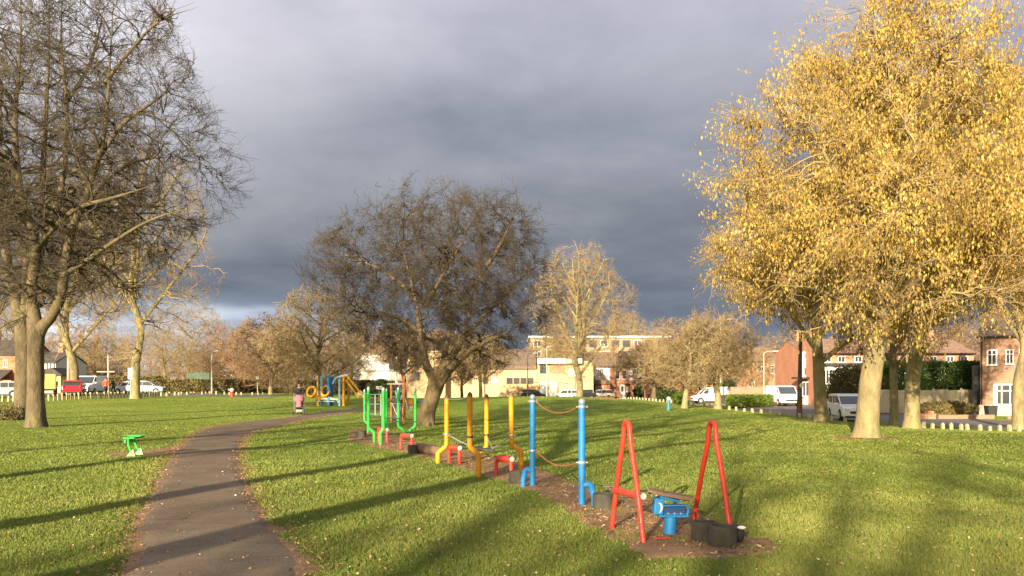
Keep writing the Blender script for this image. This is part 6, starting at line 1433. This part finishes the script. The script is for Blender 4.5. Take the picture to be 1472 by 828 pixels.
# ================================================================== PEOPLE
def skinmesh(name, verts, edges, radii, m, parent, root=0, sub=1):
    me = bpy.data.meshes.new(name); me.from_pydata([tuple(v) for v in verts], edges, []); me.materials.append(m)
    o = bpy.data.objects.new(name, me); COL.objects.link(o); o.parent = parent
    s = o.modifiers.new('skin', 'SKIN'); s.use_smooth_shade = True
    for i, r in enumerate(radii): me.skin_vertices[0].data[i].radius = r if isinstance(r, tuple) else (r, r)
    me.skin_vertices[0].data[root].use_root = True
    u = o.modifiers.new('sub', 'SUBSURF'); u.levels = sub; u.render_levels = sub
    return o
def person(label, loc, rz, H, top_m, leg_m, hair_m, arms, legs=((.10, .04), (-.10, -.02)), long_hair=True, coat_long=.0, hat_m=None, bend=0.0):
    """standing figure facing -y in its own frame; arms: per side (elbow, hand) points for height 1.7"""
    rt = thing('person', label, 'person', loc, rz); k = H / 1.7; rt.scale = (k, k, k); rt.location = loc
    bd = lambda p: (p[0], p[1] - bend * max(0, p[2] - .9), p[2])
    V = [(0, 0, .93), (0, 0, 1.10), (0, 0, 1.28), (0, .0, 1.42), (0, -.01, 1.50), (0, -.02, 1.56), (0, -.025, 1.64)]
    r = [(.145, .10), (.125, .09), (.15, .10), (.09, .07), (.05, .05), (.072, .085), (.07, .085)]
    E = [(i, i + 1) for i in range(6)]
    J = {}
    for s, (el, hd) in zip((1, -1), arms):
        b = len(V); V += [(s * .17, 0, 1.40), el, hd]; r += [.05, .038, .026]; E += [(3, b), (b, b + 1), (b + 1, b + 2)]; J[s] = (el, hd)
    for s, (kx, fx) in zip((1, -1), legs):
        b = len(V); V += [(s * .09, 0, .86), (s * .10, kx - .03, .48), (s * .10, fx + .02, .08), (s * .11, fx - .12, .035)]; r += [.085, .055, .04, .035]; E += [(0, b), (b, b + 1), (b + 1, b + 2), (b + 2, b + 3)]
    # five fingers on each hand
    for s in (1, -1):
        el, hd = [Vector(q) for q in J[s]]; d = (hd - el).normalized(); sd_ = d.cross(Vector((0, 0, 1))).normalized(); hi = len(V); V.append(tuple(hd + d * .06)); r.append((.022, .014)); E.append((9 if s == 1 else 12, hi))
        for f, L_ in zip((-1.5, -.5, .5, 1.5), (.055, .068, .065, .05)):
            b = len(V); q = hd + d * .09 + sd_ * f * .017; V += [tuple(q), tuple(q + d * L_ * .5 - Vector((0, 0, .012))), tuple(q + d * L_ * .7 - Vector((0, 0, .035)))]; r += [.008, .0075, .006]; E += [(hi, b), (b, b + 1), (b + 1, b + 2)]
        b = len(V); q = hd + d * .04 + sd_ * s * .03; V += [tuple(q), tuple(q + d * .035 + sd_ * s * .015)]; r += [.010, .008]; E += [(hi, b), (b, b + 1)]
    V = [bd(v) for v in V]
    skinmesh('body', V, E, r, skin, rt)
    # clothes
    cv = [(0, 0, .93 - coat_long), (0, 0, 1.10), (0, 0, 1.28), (0, 0, 1.42), (0, -.01, 1.475)]; cr = [(.185, .14), (.155, .125), (.18, .13), (.115, .095), (.065, .062)]; ce = [(i, i + 1) for i in range(4)]
    for s, (el, hd) in zip((1, -1), arms):
        b = len(cv); w_ = tuple(np.array(el) + (np.array(hd) - np.array(el)) * .88); cv += [(s * .175, 0, 1.395), el, w_]; cr += [.073, .058, .044]; ce += [(3, b), (b, b + 1), (b + 1, b + 2)]
    skinmesh('jacket', [bd(v) for v in cv], ce, cr, top_m, rt, 1)
    tv = [(0, 0, .98)]; tr = [(.155, .115)]; te = []
    for s, (kx, fx) in zip((1, -1), legs):
        b = len(tv); tv += [(s * .09, 0, .86), (s * .10, kx - .03, .48), (s * .10, fx + .02, .10)]; tr += [.10, .07, .058]; te += [(0, b), (b, b + 1), (b + 1, b + 2)]
    skinmesh('trousers', tv, te, tr, leg_m, rt)
    for s, (kx, fx) in zip((1, -1), legs): MB().ball((s * .105, fx - .06, .045), (.048, .13, .05), 12, 8).build('shoe', black_m, rt, True, world=False)
    hy = -.03 - bend * .72
    hm = MB().ball((0, hy + .035, 1.665), (.088, .098, .105), 14, 10)
    if long_hair: hm.ball((0, hy + .065, 1.56), (.10, .06, .14), 12, 8)
    hm.build('hair', hat_m or hair_m, rt, True, world=False)
    for s in (-1, 1):
        MB().ball((s * .032, hy - .078, 1.625), .011, 8, 6).build('eye', white_p, rt, True, world=False)
        MB().ball((s * .085, hy + .01, 1.61), (.012, .022, .032), 8, 6).build('ear', skin, rt, True, world=False)
    MB().ball((0, hy - .092, 1.60), (.013, .02, .022), 8, 6).build('nose', skin, rt, True, world=False)
    MB().ball((0, hy - .082, 1.562), (.026, .010, .007), 8, 6).build('mouth', mat('lips', (.45, .14, .12), .5), rt, True, world=False)
    return rt
hair = mat('dark_brown_hair', (.035, .02, .015), .6); dkc = mat('dark_coat', (.035, .028, .03), .85, (.05, .04, .042), 20); dkt = mat('dark_trousers', (.03, .03, .04), .85)
fw = gp(430, 596.5); D = fw.y
push = (((.24, -.12, 1.16), (.15, -.42, 1.05)), ((-.24, -.12, 1.16), (-.15, -.42, 1.05)))
person('woman in a dark coat walking on the path behind a pink pushchair', fw + Vector((-.06, .22, .028)), R(15), 1.70, dkc, dkt, hair, push, legs=((-.08, -.16), (.06, .14)), coat_long=.22, bend=.12)
# pushchair
pc = fw + Vector((.12, -.46, .028)); pr_ = thing('pushchair', 'pink-hooded pushchair pushed along the path by the woman', 'pushchair', pc, R(15))
pink = mat('pink_fabric', (.48, .17, .20), .85, (.40, .13, .16), 12); 
def L(m, n, nm, mt, sm=True, bev=0): return m.build(nm, mt, pr_, sm, bev, world=False)
hood = MB(); V_ = []; n1_, n2_ = 8, 8
for i in range(n1_):
    a = R(-10 + 120 * i / (n1_ - 1))
    for k in range(n2_): b = math.pi * k / (n2_ - 1); V_.append((.24 * math.cos(b), .10 - .30 * math.cos(a) * math.sin(b) * .8, .66 + .30 * math.sin(a) * (.35 + .65 * math.sin(b))))
hood.add(V_, [(i * n2_ + k, i * n2_ + k + 1, (i + 1) * n2_ + k + 1, (i + 1) * n2_ + k) for i in range(n1_ - 1) for k in range(n2_ - 1)])
o = L(hood, 0, 'hood', pink); sm_ = o.modifiers.new('solid', 'SOLIDIFY'); sm_.thickness = .02
L(MB().box((0, .02, .50), (.36, .10, .40), rot=Matrix.Rotation(R(-18), 3, 'X')).box((0, -.12, .34), (.36, .34, .07)), 0, 'seat', black_m, False, .03)
L(MB().ball((0, -.10, .56), (.13, .12, .17)).ball((0, -.10, .42), (.16, .2, .1)), 0, 'blanket', pink)
L(MB().box((0, -.38, .20), (.30, .04, .12), rot=Matrix.Rotation(R(-20), 3, 'X')), 0, 'footrest', mat('grey_fabric', (.3, .3, .3), .8), False, .01)
L(MB().box((0, .08, .22), (.32, .34, .16)), 0, 'basket', black_m, False, .04)
for s in (-1, 1):
    L(MB().tube([(s * .24, .36, 1.02), (s * .24, .18, .70), (s * .22, -.10, .32), (s * .22, -.36, .12)], .014, 8), 0, 'frame_tube', steel); L(MB().tube([(s * .22, .0, .48), (s * .25, .28, .12)], .014, 8), 0, 'frame_tube', steel)
    for y_, rr in ((-.38, .085), (.30, .12)):
        L(MB().lathe((s * .25, y_, rr), [(rr * .8, -.022), (rr, -.012), (rr, .012), (rr * .8, .022)], 18, Matrix.Rotation(R(90), 3, 'Y')), 0, 'wheel', tyre)
L(MB().tube([(-.24, .36, 1.02), (.24, .36, 1.02)], .017, 8), 0, 'handlebar', black_m)
pr_.scale = (1.12, 1.12, 1.12)
hang = (((.25, .0, 1.14), (.24, -.08, .90)), ((-.25, .0, 1.14), (-.24, -.08, .90)))
grab = (((.24, -.15, 1.20), (.20, -.38, 1.30)), ((-.24, -.05, 1.15), (-.22, -.28, 1.0)))
q = at(152, 84); person('person in a bright orange jacket standing at the end of the white van', q + Vector((0, 0, .03)), R(30), 1.75, mat('orange_hi_vis', (.75, .12, .02), .6), dkt, hair, hang, long_hair=False)
q = at(163, 86); person('person in dark clothes standing right of the person in orange', q + Vector((0, 0, .03)), R(-20), 1.7, dkc, dkt, hair, grab, long_hair=False, bend=.1)
q = at(570, 35.5); person('child in dark clothes and pale cap on the rope climber behind the green posts', Vector((q.x, q.y, pz(578, 35.5) - .02)), R(60), .92, dkc, mat('grey_trousers', (.16, .18, .22), .8), hair, grab, long_hair=False, hat_m=white_p)
# black pole the child stands beside gets a footing plate under the child
o = MB().box((q.x, q.y, (pz(578, 35.5) + hf(q.x, q.y)) / 2), (.5, .4, pz(578, 35.5) - hf(q.x, q.y) - .06)).build('standing_block', black_m, loc=q, bevel=.03); tag(o, 'dark block the child stands on behind the green posts', 'block')
# seated walker on left edge: twiggy stump
g = gp(8, 604); bush('bush', 'low bare twiggy shrub at the foot of the left edge trunks', 'bush', (g.x, g.y, g.z + .35), (.75, .5, .45), 500, .05, brn, 15)
